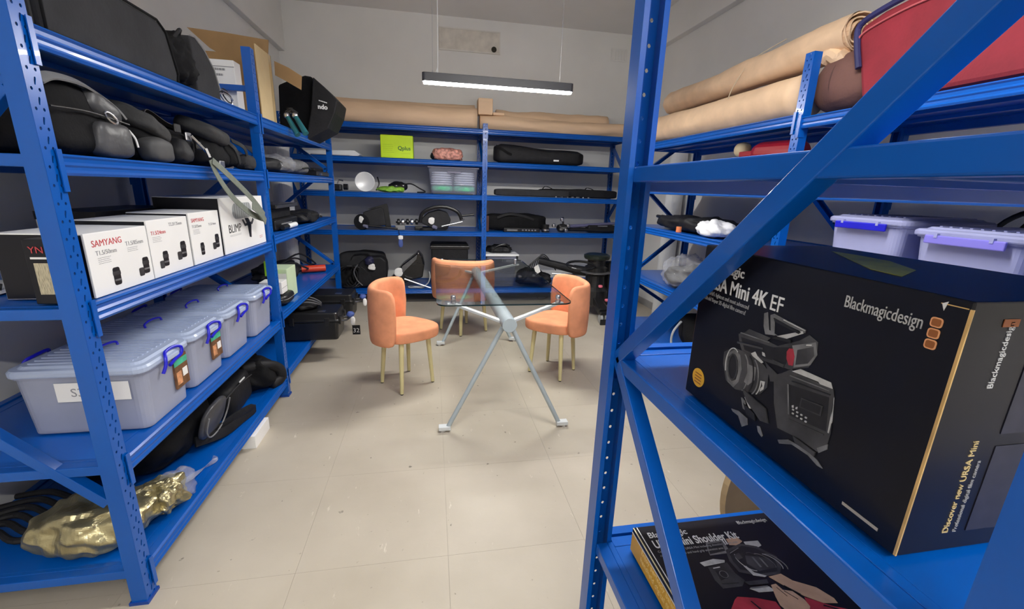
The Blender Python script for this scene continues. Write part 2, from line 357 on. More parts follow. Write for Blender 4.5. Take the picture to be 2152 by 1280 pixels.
def rack(label, loc, rz, posts, depth, bays, H=2.25, braces=None, group='blue storage racks'):
    """length along local x, front at local y=0; posts: x positions; bays: lists of level heights"""
    t = thing('storage_rack', label, 'rack', loc, rz, None)
    pm = post_mesh(H); W = .056; D = depth
    for px in posts:
        for side in (0, 1):
            o = add('post', pm, t, (px, 0, .004) if not side else (px+W, D, .004), 0 if not side else PI)
            md = o.modifiers.new('solid', 'SOLIDIFY'); md.thickness = .0022; md.offset = 0
            b = nb(); bx(b, -.006, W+.006, -.006, .056, 0, .012)
            if not side: b.transform(Matrix.Translation((px, 0, 0)))
            else: b.transform(Matrix.Translation((px+W, D, 0)) @ Matrix.Rotation(PI, 4, 'Z'))
            part('foot', b, mat('blue_foot_plastic', (.004, .05, .30), .5, var=.1), t, local=True)
    for i, levels in enumerate(bays):
        a, c = posts[i]+W, posts[i+1]; L = c-a
        for z in levels:
            for side in (0, 1):
                o = add('beam', beam_mesh(L-.002), t, (a+.001, -.002, z) if not side else (c-.001, D+.002, z), 0 if not side else PI)
                for k in (0, 1):
                    e = add('end_plate', end_plate_mesh(), o, (0, 0, 0) if not k else (L-.002, 0, 0), 0, 1 if not k else -1)
            b = nb(); zt = z-.005; ya, yb = .033, D-.033
            bx(b, a+.004, c-.004, ya, yb, zt-.012, zt); bx(b, a-.012, a+.004, .05, D-.05, zt-.012, zt); bx(b, c-.004, c+.012, .05, D-.05, zt-.012, zt); bx(b, a+.004, c-.004, ya+.03, ya+.036, zt, zt+.0018); bx(b, a+.004, c-.004, yb-.036, yb-.03, zt, zt+.0018)
            for q in (.33, .66): bx(b, a+.01, c-.01, ya+(yb-ya)*q-.015, ya+(yb-ya)*q+.015, zt-.03, zt-.012)
            part('shelf_panel', b, BLUE, t, local=True, bevel=.0015)
    for i, px in enumerate(posts):
        lv = bays[min(i, len(bays)-1)]
        inw = 1 if i == 0 else (-1 if i == len(posts)-1 else 0)
        for z in lv:
            x = px+.012
            part('end_beam', bx(nb(), x, x+.034, .048, D-.048, z-.040, z-.006), BLUE, t, local=True, bevel=.003)
        nodes = braces if (braces and i == 0) else [(D-.06, .25), (.06, .62), (D-.06, 1.12), (.06, 1.64), (D-.06, 2.1)]
        for p, q in zip(nodes, nodes[1:]):
            part('brace', braceb(p, q, px+.010), BLUE, t, local=True, bevel=.002)
    return t
Lv = [.145, .575, 1.115, 1.555, 1.885]
rack('blue two-bay storage rack along the left wall with plastic bins and camera bags', (-1.04, 1.445, 0), PI/2, [0, 1.625, 3.63], .74,
     [[.145, .575, 1.115, 1.555, 1.885], [.19, .615, 1.145, 1.555, 1.885]], braces=[(.06, .42), (.68, 1.06), (.06, 1.72), (.40, 2.1)])
rack('blue two-bay storage rack across the back wall with kraft paper rolls on top', (-1.70, 5.60, 0), 0, [0, 2.325, 4.27], .72,
     [[.20, .95, 1.405, 1.81, 2.19]]*2)
rack('blue storage rack along the right wall with red cases and kraft rolls on top', (2.0, 4.32, 0), -PI/2, [0, 2.035, 3.20], .72,
     [[.17, .70, 1.19, 1.555, 1.95], [.17, .70, 1.165, 1.555, 1.93]])
rack('blue storage rack nearest on the right holding the black camera boxes', (.44, .165, 0), 0, [0, 1.45], .845,
     [[.145, .525, 1.11, 1.563, 2.30]], H=2.35, braces=[(.06, -.0+.42), (.79, 1.095), (.06, 1.77), (.5, 2.2)])

part('end_beam', box(-1.73, -1.09, 3.083, 3.113, 2.015, 2.048), BLUE, bpy.data.objects['storage_rack'], bevel=.003)
# ------------------------------------------------------------------ table
tb = thing('glass_table', 'rectangular glass-topped table on a grey-blue tubular frame in the centre', 'table', (.45, 3.55, 0))
M = Matrix.Translation((.47, 3.58, .765)); outl = rounded(.90, 1.82, .07, 6)
b = nb(); prism(b, outl, M, .010); gl = part('glass_top', b, GLASS, tb)
# the darker rim of the pane: a narrow ground band round its edge
b = nb(); rings = []
for k, (x, y) in enumerate(outl):
    d = Vector((x, y, 0)); nxt = Vector((*outl[(k+1) % len(outl)], 0)); prv = Vector((*outl[k-1], 0)); tt = (nxt-prv).normalized(); nn = Vector((tt.y, -tt.x, 0))
    c = M @ d; rings.append([c+nn*.0006+Vector((0, 0, .0005)), c+nn*.0016+Vector((0, 0, .0005)), c+nn*.0016+Vector((0, 0, .0095)), c+nn*.0006+Vector((0, 0, .0095))])
ringloft(b, rings, closed=True); part('glass_rim', b, GEDGE, gl, label='dark polished edge of the glass')
b = nb(); cyl(b, (.452, 2.45, .700), (.415, 4.30, .700), .046, n=32); part('crossbeam', b, TUBE, tb, bevel=.004)
mounts = [(.14, 2.82), (.84, 2.80), (.10, 4.36), (.83, 4.36)]
for i, (mx_, my_) in enumerate(mounts):
    ty = 2.56 if i < 2 else 4.16; tx = .452-(ty-2.45)*.02; s = -1 if i % 2 == 0 else 1
    b = nb(); bar(b, (tx+s*.035, ty, .695), (mx_, my_, .738), .030, .018); part('support_arm', b, ALU, tb, bevel=.003)
    b = nb(); bar(b, (mx_-s*.01, my_, .738), (mx_+s*.05, my_, .741), .034, .016); part('arm_end', b, ALU, tb, bevel=.003)
    b = nb(); lathe(b, [(.001, 0), (.020, 0), (.020, .018), (.001, .018)], (mx_+s*.01, my_, .7465), n=20); mo = part('glass_mount', b, SILV, tb, smooth=False)
    b = nb(); lathe(b, [(.001, 0), (.017, 0), (.017, .020), (.014, .024), (.001, .024)], (mx_+s*.01, my_, .7752), n=20); part('mount_cap', b, SILV, mo)
for fx, fy, ty in ((.075, 2.47, 2.53), (.80, 2.44, 2.53), (.08, 4.03, 4.18), (.77, 4.09, 4.18)):
    tx = .452-(ty-2.45)*.02; s = -1 if fx < .4 else 1
    b = nb(); tube(b, [(tx+s*.02, ty, .68), (fx, fy, .022)], [.0155, .0145], 14); part('leg', b, TUBE, tb)
    b = nb(); bx(b, fx-.055 if s < 0 else fx-.02, fx+.02 if s < 0 else fx+.055, fy-.022, fy+.022, .014, .040); ft = part('foot_block', b, ALU, tb, bevel=.003)
    b = nb(); cyl(b, (fx+s*.03, fy, 0), (fx+s*.03, fy, .014), .019, n=14); part('foot_pad', b, SILV, ft)

# ------------------------------------------------------------------ chairs
def chair(cx, cy, ang, label, legs, S_=1):
    """ang: direction the chair faces"""
    t = thing('upholstered_chair', label, 'chair', (cx, cy, 0), ang-PI/2, 'orange chairs round the glass table'); t.scale = (S_, S_, 1)
    # local: faces +y
    N = 15; outer = []
    for i in range(N):
        a = math.radians(184+(356-184)*i/(N-1)); e = 2.5; c_, s_ = math.cos(a), math.sin(a)
        outer.append((.292*math.copysign(abs(c_)**(2/e), c_), -.0+.265*math.copysign(abs(s_)**(2/e), s_)))
    rings = []
    for i, (x, y) in enumerate(outer):
        p = Vector((x, y, 0)); a = Vector((*outer[max(i-1, 0)], 0)); c = Vector((*outer[min(i+1, N-1)], 0)); tt = (c-a).normalized(); n_ = Vector((tt.y, -tt.x, 0))
        if n_.dot(Vector((0, -.02, 0))-p) < 0: n_ = -n_
        T = .060; lo, hi = .385, .80
        if i in (0, N-1): lo += .012; hi -= .02; T *= .72
        prof = [(.010, lo), (T-.010, lo), (T, lo+.012), (T, hi-.03), (T-.006, hi-.012), (T*.62, hi), (T*.35, hi), (.005, hi-.012), (0, hi-.03), (-.006, (lo+hi)/2), (0, lo+.05), (.003, lo+.012)]
        rings.append([p+n_*d+Vector((0, 0, z)) for d, z in prof])
    b = nb(); ringloft(b, rings); o = part('backrest', b, ORANGE, t, local=True, smooth=True); md = o.modifiers.new('sub', 'SUBSURF'); md.levels = md.render_levels = 1
    b = nb()
    sp = [(-.235, -.10), (-.12, -.215), (.12, -.215), (.235, -.10), (.245, .01), (.13, .17), (.05, .245), (-.05, .245), (-.13, .17), (-.245, .01)]
    rr = []
    for z, s in ((.392, .93), (.400, .985), (.43, 1.0), (.462, 1.0), (.478, .97), (.484, .88)):
        rr.append([Vector((x*s, y*s, z)) for x, y in sp])
    ringloft(b, rr); o = part('seat', b, ORANGE, t, local=True, smooth=True); md = o.modifiers.new('sub', 'SUBSURF'); md.levels = md.render_levels = 2
    for lx, ly in legs:
        b = nb(); top = Vector((lx*.84, ly*.82, .415)); bot = Vector((lx, ly, .008)); tube(b, [bot, top], [.0135, .0195], 12); lg = part('leg', b, LEGW, t, local=True)
        b = nb(); cyl(b, (lx, ly, 0), (lx, ly, .008), .011, n=10); part('glide', b, BLKP, lg, local=True)
    return t
D4 = [(0, -.20), (.215, -.02), (0, .19), (-.215, -.02)]
chair(-.205, 3.22, math.radians(-4), 'orange velvet chair left of the glass table, wooden legs, facing right', D4)
chair(.985, 3.32, math.radians(179), 'orange velvet chair right of the glass table, facing left', D4)
chair(.32, 4.50, math.radians(78), 'orange velvet chair behind the far end of the glass table', D4, 1.14)
# ------------------------------------------------------------------ laying out the contents
EYE = Vector((0, 0, 1.5))
def pt(px, py, x=None, y=None, z=None):
    """the room point seen at a photograph position, on the plane x=, y= or z= (a rack's front, a shelf)"""
    d = R_*((px-1076)/908)+D_*((py-640)/908)+F_
    k = x/d.x if x is not None else (y/d.y if y is not None else (z-1.5)/d.z)
    return EYE+d*k
def slab(px, Y, depth, b=None):
    """solid with an outline on the plane y=Y and a real depth behind it"""
    b = b or nb(); a = [pt(*q, y=Y) for q in px]; V = [b.verts.new(p) for p in a]; U_ = [b.verts.new(p+Vector((0, depth, 0))) for p in a]; n = len(a)
    b.faces.new(V); b.faces.new(U_[::-1])
    for k in range(n): b.faces.new((V[k], V[(k+1) % n], U_[(k+1) % n], U_[k]))
    return b
def V3(*a): return Vector(a)
# ---------- standing white rolls in the corners
for cx_, cy_, zt_, lb in ((-1.64, 5.37, 1.98, 'tall white paper roll standing in the left back corner behind the racks'), (2.765, 4.75, 2.1, 'tall white paper roll standing in the right back corner by the wall')):
    t = thing('paper_roll', lb, 'roll', (cx_, cy_, 0)); r = .105 if cx_ < 0 else .095
    b = nb(); cyl(b, (cx_, cy_, 0), (cx_, cy_, zt_), r, n=28); part('roll', b, WHITE, t)
    b = nb(); cyl(b, (cx_, cy_, zt_), (cx_, cy_, zt_+.012), r*.35, n=18); part('core', b, CARD, t)
# ---------- left rack, top level (z 1.885)
ZT = 1.888
t = thing('long_case', 'long charcoal fabric case lying on top of the left rack nearest the viewer', 'case', (-1.2, 1.93, ZT))
b = nb(); P = [(1.60, ZT), (2.27, ZT), (2.285, 1.93), (2.235, 2.075), (2.18, 2.105), (1.62, 2.105), (1.60, 2.07)]
for s_ in (0,):
    A = [b.verts.new((-1.07, y, z)) for y, z in P]; B = [b.verts.new((-1.38, y, z)) for y, z in P]; b.faces.new(A); b.faces.new(B[::-1])
    for k in range(len(P)): b.faces.new((A[k], A[(k+1) % len(P)], B[(k+1) % len(P)], B[k]))
part('body', b, GREYF, t, bevel=.012)
b = nb(); tube(b, [V3(-1.069, y, z) for y, z in P], .005, 6, closed=True); part('piping', b, BLACKF, t)
part('end_panel', box(-1.36, -1.09, 1.585, 1.60, ZT+.01, 2.08), BLACKN, t, bevel=.01, label='black end panel')
b = nb(); ribbon(b, spline([(-1.22, 1.90, 2.105), (-1.22, 1.92, 2.16), (-1.22, 1.98, 2.20), (-1.22, 2.05, 2.17), (-1.22, 2.07, 2.105)]), .035, (1, 0, 0)); part('carry_handle', b, BLACKN, t)
t = thing('fluffy_cover', 'black fluffy cover bunched beside the long charcoal case on the left rack top', 'cover', (-1.2, 2.36, ZT))
part('body', soft((-1.19, 2.365, 1.995), (.28, .16, .215), 3, .03, 16, 3, 16), BLACKF, t, smooth=True)
part('loop', tube(nb(), spline([(-1.10, 2.32, 2.06), (-1.07, 2.35, 2.12), (-1.10, 2.40, 2.11), (-1.12, 2.41, 2.05)]), .008), BLACKN, t)
t = thing('fabric_divider', 'upright charcoal fabric divider with sloping top on the left rack top', 'divider', (-1.15, 2.58, ZT))
b = nb(); P = [(2.465, ZT), (2.70, ZT), (2.70, 1.95), (2.66, 2.035), (2.58, 2.10), (2.50, 2.135), (2.455, 2.13)]
A = [b.verts.new((-1.08, y, z)) for y, z in P]; B = [b.verts.new((-1.19, y, z)) for y, z in P]; b.faces.new(A); b.faces.new(B[::-1])
for k in range(len(P)): b.faces.new((A[k], A[(k+1) % len(P)], B[(k+1) % len(P)], B[k]))
part('panel', b, GREYF, t, bevel=.006); part('edge_trim', tube(nb(), [V3(-1.079, y, z) for y, z in P[2:]], .004, 6), GREYL, t)
t = thing('pan_bar', 'black tripod pan bar with foam grip sticking out behind the charcoal case', 'tripod bar', (-1.42, 2.5, ZT))
part('rod', tube(nb(), [(-1.42, 2.20, 2.20), (-1.42, 2.86, 2.255)], .010, 10), BLKP, t)
part('grip', tube(nb(), [(-1.42, 2.10, 2.205), (-1.42, 2.14, 2.21), (-1.42, 2.30, 2.215), (-1.42, 2.45, 2.222)], [.020, .024, .022, .019], 12), BLACKF, t)
part('clamp', box(-1.45, -1.39, 2.80, 2.88, 1.888, 2.28), BLKP, t, bevel=.006)
# cardboard box with open flaps
t = thing('cardboard_box', 'tall brown cardboard box with open flaps on top of the left rack', 'box', (-1.42, 3.47, ZT))
bx0, bx1, by0, by1, bz1 = -1.72, -1.12, 3.24, 3.70, 2.36
part('side_panel', box(bx1-.006, bx1, by0+.17, by1, ZT, bz1), CARDL, t, label='pale taped side panel facing the aisle')
part('side_panel', box(bx0, bx0+.006, by0, by1, ZT, bz1), CARD, t)
part('back_panel', box(bx0, bx1, by1-.006, by1, ZT, bz1), CARD, t); part('base_panel', box(bx0, bx1, by0, by1, ZT, ZT+.006), CARD, t)
part('front_panel', box(bx0, bx1-.006, by0, by0+.006, ZT, 2.09), CARD, t)
part('flap', slab([(392, 57), (470, 68), (564, 84), (563, 130), (545, 122), (470, 118), (440, 100)], 3.705, .006), CARD, t)
part('flap', slab([(576, 128), (606, 142), (634, 160), (633, 189), (604, 172), (578, 158)], 3.80, .006), CARD, t)
part('tape', box(bx1, bx1+.001, by1-.06, by1-.015, ZT, bz1), mat('amber_tape', (.55, .40, .2), .2), t)
t = thing('label_box', 'white printed carton standing in front of the open cardboard box', 'box', (-1.39, 3.18, ZT))
part('carton', box(-1.62, -1.16, 3.135, 3.232, ZT, 2.19), WHITEB, t, bevel=.003)
part('lid_seam', box(-1.62, -1.16, 3.133, 3.135, 2.150, 2.154), INKG, t)
smallprint_later = t
t = thing('cable_coil', 'small tangle of wires and clips at the rack edge before the cardboard box', 'cable', (-1.10, 2.86, ZT))
random.seed(4)
for k in range(4):
    c = V3(-1.10-.01*k, 2.80+.035*k, ZT+.03+.012*k); part('wire', tube(nb(), [c+V3(.02*math.cos(a), .045*math.cos(a+.6*k), .03*math.sin(a)) for a in [i*PI/6 for i in range(12)]], .0035, 6, closed=True), (SILV, BLKP)[k % 2], t)
# black light modifier bag
t = thing('softbox', 'large black angular softbox with small white logo, far left rack top', 'softbox', tuple(pt(640, 290, y=4.25)))
part('shell', slab([(584, 178), (612, 166), (640, 158), (656, 161), (652, 292), (606, 283), (588, 268)], 4.30, .50), BLACKF, t, bevel=.015)
part('front_panel', slab([(657, 161), (682, 183), (709, 211), (704, 238), (690, 270), (642, 296), (653, 230)], 4.20, .42), BLACKN, t, bevel=.01)
lettering('ndo', .050, plane_m(pt(668, 228, y=4.185), (1, 0, -.05), (0, 0, 1)), INKW, t, bold=.002)
softbox_t = t
t = thing('mini_tripod', 'pair of teal tripod legs with chrome joints leaning before the black softbox', 'tripod', tuple(pt(630, 283, y=3.72)))
for a_, c_ in (((603, 243), (626, 284)), ((620, 243), (643, 281))):
    o = part('leg', tube(nb(), [pt(*a_, y=3.74), pt(*c_, y=3.68)], [.015, .022], 12), TEALM, t)
    part('joint', soft(pt(*a_, y=3.74), (.04, .04, .04), 3, 0, flat=False, cuts=3), SILV, o, smooth=True)
part('hub', tube(nb(), [pt(602, 238, y=3.76), pt(612, 231, y=3.76), pt(624, 240, y=3.76)], .016, 8), BLKP, t)
part('knob', cyl(nb(), pt(609, 227, y=3.78), pt(611, 240, y=3.78), .02, .026), BLKP, t)
# ---------- left rack, second level from the top (z 1.555)
Z4 = 1.557
t = thing('camera_bag', 'big black camera bag with grey piped lid and silver clip, nearest on the left rack', 'bag', (-1.24, 1.70, Z4))
part('body', soft((-1.25, 1.715, Z4+.115), (.36, .37, .23), 5, .014, 7, 2, 18, taper=.14), BLACKF, t, smooth=True)
b = nb(); ribbon(b, spline([(-1.078, 1.54, Z4+.195), (-1.082, 1.60, Z4+.218), (-1.085, 1.70, Z4+.222), (-1.085, 1.78, Z4+.205), (-1.08, 1.84, Z4+.175), (-1.075, 1.875, Z4+.14)]), .030, (-.8, 0, .6), .006); part('lid_piping', b, GREYL, t, label='grey padded lid edge')
part('end_pocket', soft((-1.085, 1.80, Z4+.06), (.07, .165, .115), 4, .006, 9, 5, 10), mat('grey_leatherette', (.06, .06, .065), .42, var=.2, bump=.2), t, smooth=True)
part('shoulder_patch', soft((-1.10, 1.80, Z4+.155), (.07, .15, .075), 3, .006, 9, 6, 8, M=rot(x=-.5), flat=False), mat('grey_leatherette', (.05,)*3), t, smooth=True)
part('clip', tube(nb(), [V3(-1.062, 1.79, Z4+.13)+V3(0, .028*math.cos(a), .014*math.sin(a)-.01*math.cos(a)) for a in [i*PI/5 for i in range(10)]], .0035, 6, closed=True), SILV, t)
part('zip_pull', tube(nb(), spline([(-1.06, 1.865, Z4+.10), (-1.055, 1.885, Z4+.075), (-1.055, 1.893, Z4+.045)]), .0035, 6), INKW, t, label='white zip cord')
part('seam', tube(nb(), spline([(-1.068, 1.55, Z4+.13), (-1.066, 1.70, Z4+.135), (-1.064, 1.88, Z4+.12)]), .003, 6), BLKP, t)
t = thing('camera_bag', 'black bag with open flap, buckles and hanging olive webbing strap', 'bag', (-1.22, 2.19, Z4))
part('body', soft((-1.24, 2.19, Z4+.072), (.32, .42, .145), 4, .02, 9, 8, 18), BLACKF, t, smooth=True)
part('flap', soft((-1.15, 2.07, Z4+.15), (.2, .18, .07), 3.4, .014, 10, 9, 12, M=rot(x=-.35, y=.3), flat=False), mat('worn_black_fabric', (.035, .035, .036), .8, var=.2, bump=.3), t, smooth=True)
part('side_pocket', soft((-1.085, 2.06, Z4+.045), (.08, .15, .09), 3.6, .008, 9, 11, 10), mat('dark_grey_padding', (.05, .05, .052), .6, var=.2), t, smooth=True)
part('side_pocket', soft((-1.09, 2.22, Z4+.055), (.09, .10, .10), 3, .012, 12, 12, 10), BLACKN, t, smooth=True)
part('handle', ribbon(nb(), spline([(-1.10, 2.00, Z4+.13), (-1.09, 2.02, Z4+.185), (-1.10, 2.08, Z4+.19), (-1.09, 2.16, Z4+.16), (-1.08, 2.22, Z4+.15)]), .022, (1, 0, .3)), BLACKN, t)
for k, (y_, z_) in enumerate(((2.17, .145), (2.25, .12), (2.33, .09))):
    part('buckle', box(-1.068, -1.058, y_, y_+.045, Z4+z_-.018, Z4+z_+.018, M=None), (BLKP, SILV, BLKP)[k], t, bevel=.004)
part('clip_cord', tube(nb(), spline([(-1.05, 2.27, Z4+.125), (-1.04, 2.33, Z4+.085), (-1.03, 2.37, Z4+.05)]), .006, 6), SILV, t)
# webbing hanging over the beam, a part of that bag
WS = t
def strap(px, w, X=-1.005): return ribbon(nb(), spline([pt(a, b_, x=X+c) for a, b_, c in px]), w, (0, .35, .9), .003)
part('snap_hook', tube(nb(), [pt(432, 312, x=-1.03), pt(441, 331, x=-1.02)], .007, 8), SILV, WS)
part('slide_buckle', box(-1.014, -1.0, 2.40, 2.45, 1.555, 1.585), SILV, WS, bevel=.003)
b = nb(); ribbon(b, spline([pt(443, 336, x=-1.006), pt(455, 365, x=-1.0), pt(476, 398, x=-.995), pt(500, 426, x=-.995), pt(530, 450, x=-.998), pt(554, 460, x=-1.003)]), .034, (0, .8, .6)); part('webbing', b, OLIVE, WS, label='olive grey webbing')
b = nb(); ribbon(b, spline([pt(447, 338, x=-1.0), pt(474, 362, x=-.985), pt(506, 393, x=-.98), pt(536, 425, x=-.985), pt(556, 452, x=-.992)]), .034, (0, .8, .6)); part('webbing', b, OLIVE, WS)
b = nb(); ribbon(b, spline([pt(530, 432, x=-.978), pt(548, 448, x=-.976), pt(559, 466, x=-.98)]), .042, (0, .8, .6)); part('webbing', b, OLIVE, WS)
t = thing('camera_bag', 'slouching black bag with rumpled straps, farthest of the three bags beside the rack post', 'bag', (-1.22, 2.70, Z4))
part('body', soft((-1.24, 2.71, Z4+.095), (.32, .46, .19), 3.6, .022, 8, 15, 18, taper=.2), BLACKF, t, smooth=True)
part('lid', soft((-1.15, 2.62, Z4+.175), (.2, .30, .08), 3, .012, 9, 16, 12, M=rot(x=-.12, y=.35), flat=False), mat('worn_black_fabric', (.035,)*3), t, smooth=True)
part('strap', ribbon(nb(), spline([(-1.08, 2.76, Z4+.15), (-1.05, 2.84, Z4+.12), (-1.05, 2.87, Z4+.06), (-1.06, 2.84, Z4+.015)]), .03, (0, .9, .3)), BLACKN, t)
part('strap', ribbon(nb(), spline([(-1.08, 2.70, Z4+.14), (-1.055, 2.74, Z4+.10), (-1.055, 2.78, Z4+.03)]), .03, (0, .9, .3)), BLACKN, t)
part('side_pocket', soft((-1.08, 2.90, Z4+.04), (.10, .12, .08), 3, .012, 10, 17, 10), GREYF, t, smooth=True)
solo('tripod_bag', 'black padded bag partly hidden left of the front post of the left rack', 'bag', soft((-1.52, 1.95, Z4+.1), (.30, .5, .19), 4, .02, 7, 21, 14), BLACKF, (-1.52, 1.95, Z4), smooth=True)
# second bay of that level
t = thing('wrapped_light', 'bubble-wrapped black bundle beyond the middle post on the left rack', 'bundle', (-1.20, 3.62, Z4))
part('bundle', soft((-1.2, 3.55, Z4+.05), (.28, .50, .10), 3, .015, 10, 31, 14), BLACKN, t, smooth=True)
part('plastic_wrap', soft((-1.17, 3.62, Z4+.062), (.30, .34, .12), 2.6, .03, 16, 32, 14), FILM, t, smooth=True)
t = thing('grey_pouch', 'round grey mesh pouch behind the bubble-wrapped bundle', 'pouch', (-1.16, 4.12, Z4))
part('pouch', soft((-1.18, 4.14, Z4+.06), (.26, .34, .12), 2.6, .01, 8, 33, 12), mat('grey_mesh', (.14, .14, .145), .8, var=.3, scale=60), t, smooth=True)
part('zip', tube(nb(), spline([(-1.05, 4.0, Z4+.05), (-1.04, 4.14, Z4+.06), (-1.06, 4.28, Z4+.05)]), .005, 6), BLKP, t)
t = thing('flat_light', 'flat black panel light lying at the far end of the left shelf', 'light panel', (-1.24, 4.78, Z4))
part('housing', box(-1.42, -1.06, 4.52, 5.0, Z4, Z4+.045), BLKP, t, bevel=.008); part('yoke', box(-1.36, -1.10, 4.60, 4.95, Z4+.045, Z4+.075), BLACKN, t, bevel=.01)
part('knob', cyl(nb(), (-1.05, 4.56, Z4+.02), (-1.03, 4.56, Z4+.02), .012), SILV, t)
# ---------- left rack, third level: cartons (z 1.115)
Z3 = 1.117
def lens(parent, o, right, up, s=1.0, tall=True, pair=True):
    """printed picture of a lens on a carton"""
    M = plane_m(o, right, up)
    f = part('print', prism(nb(), [(x*s, y*s) for x, y in rounded(.034, .060, .008, 3)], M, .0006), PH['dark'], parent)
    part('print_band', prism(nb(), [(x*s, y*s+.010*s) for x, y in rounded(.037, .013, .002, 2)], M, .0010), PH['grey'], f)
    part('print_band', prism(nb(), [(x*s, y*s-.013*s) for x, y in rounded(.030, .006, .002, 2)], M, .0010), PH['mid'], f)
    if pair: part('print', prism(nb(), [(x*s-.030*s, y*s-.020*s) for x, y in rounded(.028, .030, .006, 3)], M, .0005), PH['grey'], parent)
def smallprint(parent, o, right, up, rows, w_, gap=.006, h=.0012, m=INKG):
    M = plane_m(o, right, up); random.seed(int(abs(o[1])*1000)); b = nb()
    for k in range(rows):
        x = 0; L = w_*(.75+.25*random.random())
        while x < L:
            q = .004+.012*random.random(); prism(b, [(x, -k*gap), (min(L, x+q), -k*gap), (min(L, x+q), -k*gap+h), (x, -k*gap+h)], M, .0004); x += q+.002
    o_ = part('small_print', b, m, parent); o_['kind'] = 'stuff'
    return o_
AX, UP = (0, 1, 0), (0, 0, 1)
def carton(name, label, y0, y1, h, texts, d=.24, X=-1.062, side=True, lenses=()):
    t = thing(name, label, 'box', (X-d/2, (y0+y1)/2, Z3))
    part('carton', box(X-d, X, y0, y1, Z3, Z3+h), WHITEB, t, bevel=.002)
    if side: part('side_print', box(X-d+.002, X-.006, y0-.0008, y0, Z3+.002, Z3+h-.004), NIGHT, t, label='black printed side')
    b = nb(); bx(b, X-.02, X+.0006, y1-.0012, y1+.0004, Z3, Z3+h); part('lid_seam', b, INKG, t)
    for body, y, z, s_, m_ in texts: lettering(body, s_, plane_m((X+.0004, y, Z3+z), AX, UP), m_, t)
    for y, z, s_, pr in lenses: lens(t, (X+.0004, y, Z3+z), AX, UP, s_, pair=pr)
    return t
c = carton('lens_carton', 'white lens carton with red lettering, nearest of the cartons beside the front post', 1.555, 1.862, .205,
  [('SAMYANG', 1.580, .160, .030, INKR), ('T1.5/50mm', 1.590, .132, .021, INKG), ('T1.5/85mm', 1.735, .145, .021, INKG)], lenses=((1.665, .052, 1.0, False), (1.825, .062, 1.0, True)))
smallprint(c, (-1.0615, 1.595, Z3+.122), AX, UP, 4, .06); smallprint(c, (-1.0615, 1.74, Z3+.136), AX, UP, 3, .06)
c = carton('lens_carton', 'white lens carton with two lens pictures, second from the front post', 1.868, 2.150, .222,
  [('T1.5/24mm', 1.885, .165, .021, INKR), ('T2.2/135mm', 2.01, .190, .019, INKG)], lenses=((1.955, .066, 1.0, True), (2.09, .085, 1.15, True)))
smallprint(c, (-1.0615, 1.89, Z3+.155), AX, UP, 4, .06)
c = carton('lens_carton', 'white lens carton with red lettering, third from the front post beside the largest carton', 2.166, 2.445, .232,
  [('SAMYANG', 2.185, .190, .024, INKR), ('T1.5/35mm', 2.185, .165, .018, INKG), ('T1.5/14mm', 2.335, .165, .016, INKG)], lenses=((2.25, .065, .95, False), (2.40, .085, 1.1, True)))
smallprint(c, (-1.0615, 2.19, Z3+.155), AX, UP, 4, .06)
c = carton('windshield_carton', 'largest white carton with a grey windshield picture, before the middle post', 2.475, 3.050, .290, [('BLIMP', 2.54, .105, .062, INKK)], d=.30)
smallprint(c, (-1.0615, 2.55, Z3+.092), AX, UP, 2, .15)
M = plane_m((-1.0615, 2.74, Z3+.215), AX, UP); o = part('picture', prism(nb(), rounded(.26, .085, .042, 6), M, .0006), mat('windshield_print', (.42, .44, .45), .6, var=.1), c)
for k in range(8): part('picture_line', prism(nb(), [(-.10+k*.028, -.04), (-.096+k*.028, -.04), (-.096+k*.028, .04), (-.10+k*.028, .04)], M @ Matrix.Translation((0, 0, .0006)), .0004), PH['mid'], o)
part('picture', prism(nb(), [(.02, -.045), (.07, -.045), (.10, -.09), (.085, -.16), (.06, -.155), (.05, -.09)], M, .0007), PH['dark'], c)
part('picture', prism(nb(), [(-.02, -.05), (.0, -.05), (.02, -.075), (.11, -.07), (.13, -.05), (.15, -.06), (.12, -.085), (.01, -.09)], M, .0006), PH['grey'], c)
smallprint(c, (-1.0615, 2.95, Z3+.05), AX, UP, 3, .05, m=INKR)
t = thing('lens_carton', 'low white carton with a black lid behind the second lens carton', 'box', (-1.42, 2.3, Z3))
part('carton', box(-1.55, -1.34, 2.05, 2.62, Z3, Z3+.235), WHITEB, t, bevel=.002); part('lid', box(-1.552, -1.338, 2.048, 2.622, Z3+.205, Z3+.238), NIGHT, t, label='black lid')
t = thing('lamp_carton', 'black printed carton with red and cream panels left of the front post', 'box', (-1.13, 1.52, Z3))
part('carton', box(-1.178, -1.082, 1.492, 1.550, Z3, Z3+.195), NIGHT, t, bevel=.002)
part('panel', box(-1.160, -1.09, 1.4905, 1.492, Z3+.03, Z3+.125), mat('cream_lines_print', (.45, .40, .28), .6, var=.5, scale=60, stretch=(12, 1, 1)), t)
lettering('YN', .028, plane_m((-1.165, 1.4902, Z3+.155), (1, 0, 0), UP), INKR, t); part('stripe', box(-1.165, -1.09, 1.4905, 1.492, Z3+.137, Z3+.143), INKW, t)
t = thing('document_tray', 'crumpled white sheets and black cable lying at the near left end of the shelf', 'papers', (-1.5, 1.65, Z3))
part('sheet', box(-1.70, -1.38, 1.56, 1.80, Z3, Z3+.012), WHITEB, t); part('cable', tube(nb(), spline([(-1.7, 1.55, Z3+.02), (-1.55, 1.52, Z3+.03), (-1.45, 1.58, Z3+.045), (-1.38, 1.64, Z3+.02)]), .012, 8), BLACKN, t)
smallprint(smallprint_later, (-1.42, 3.134, 2.13), (1, 0, 0), UP, 2, .22, gap=.03, h=.012)
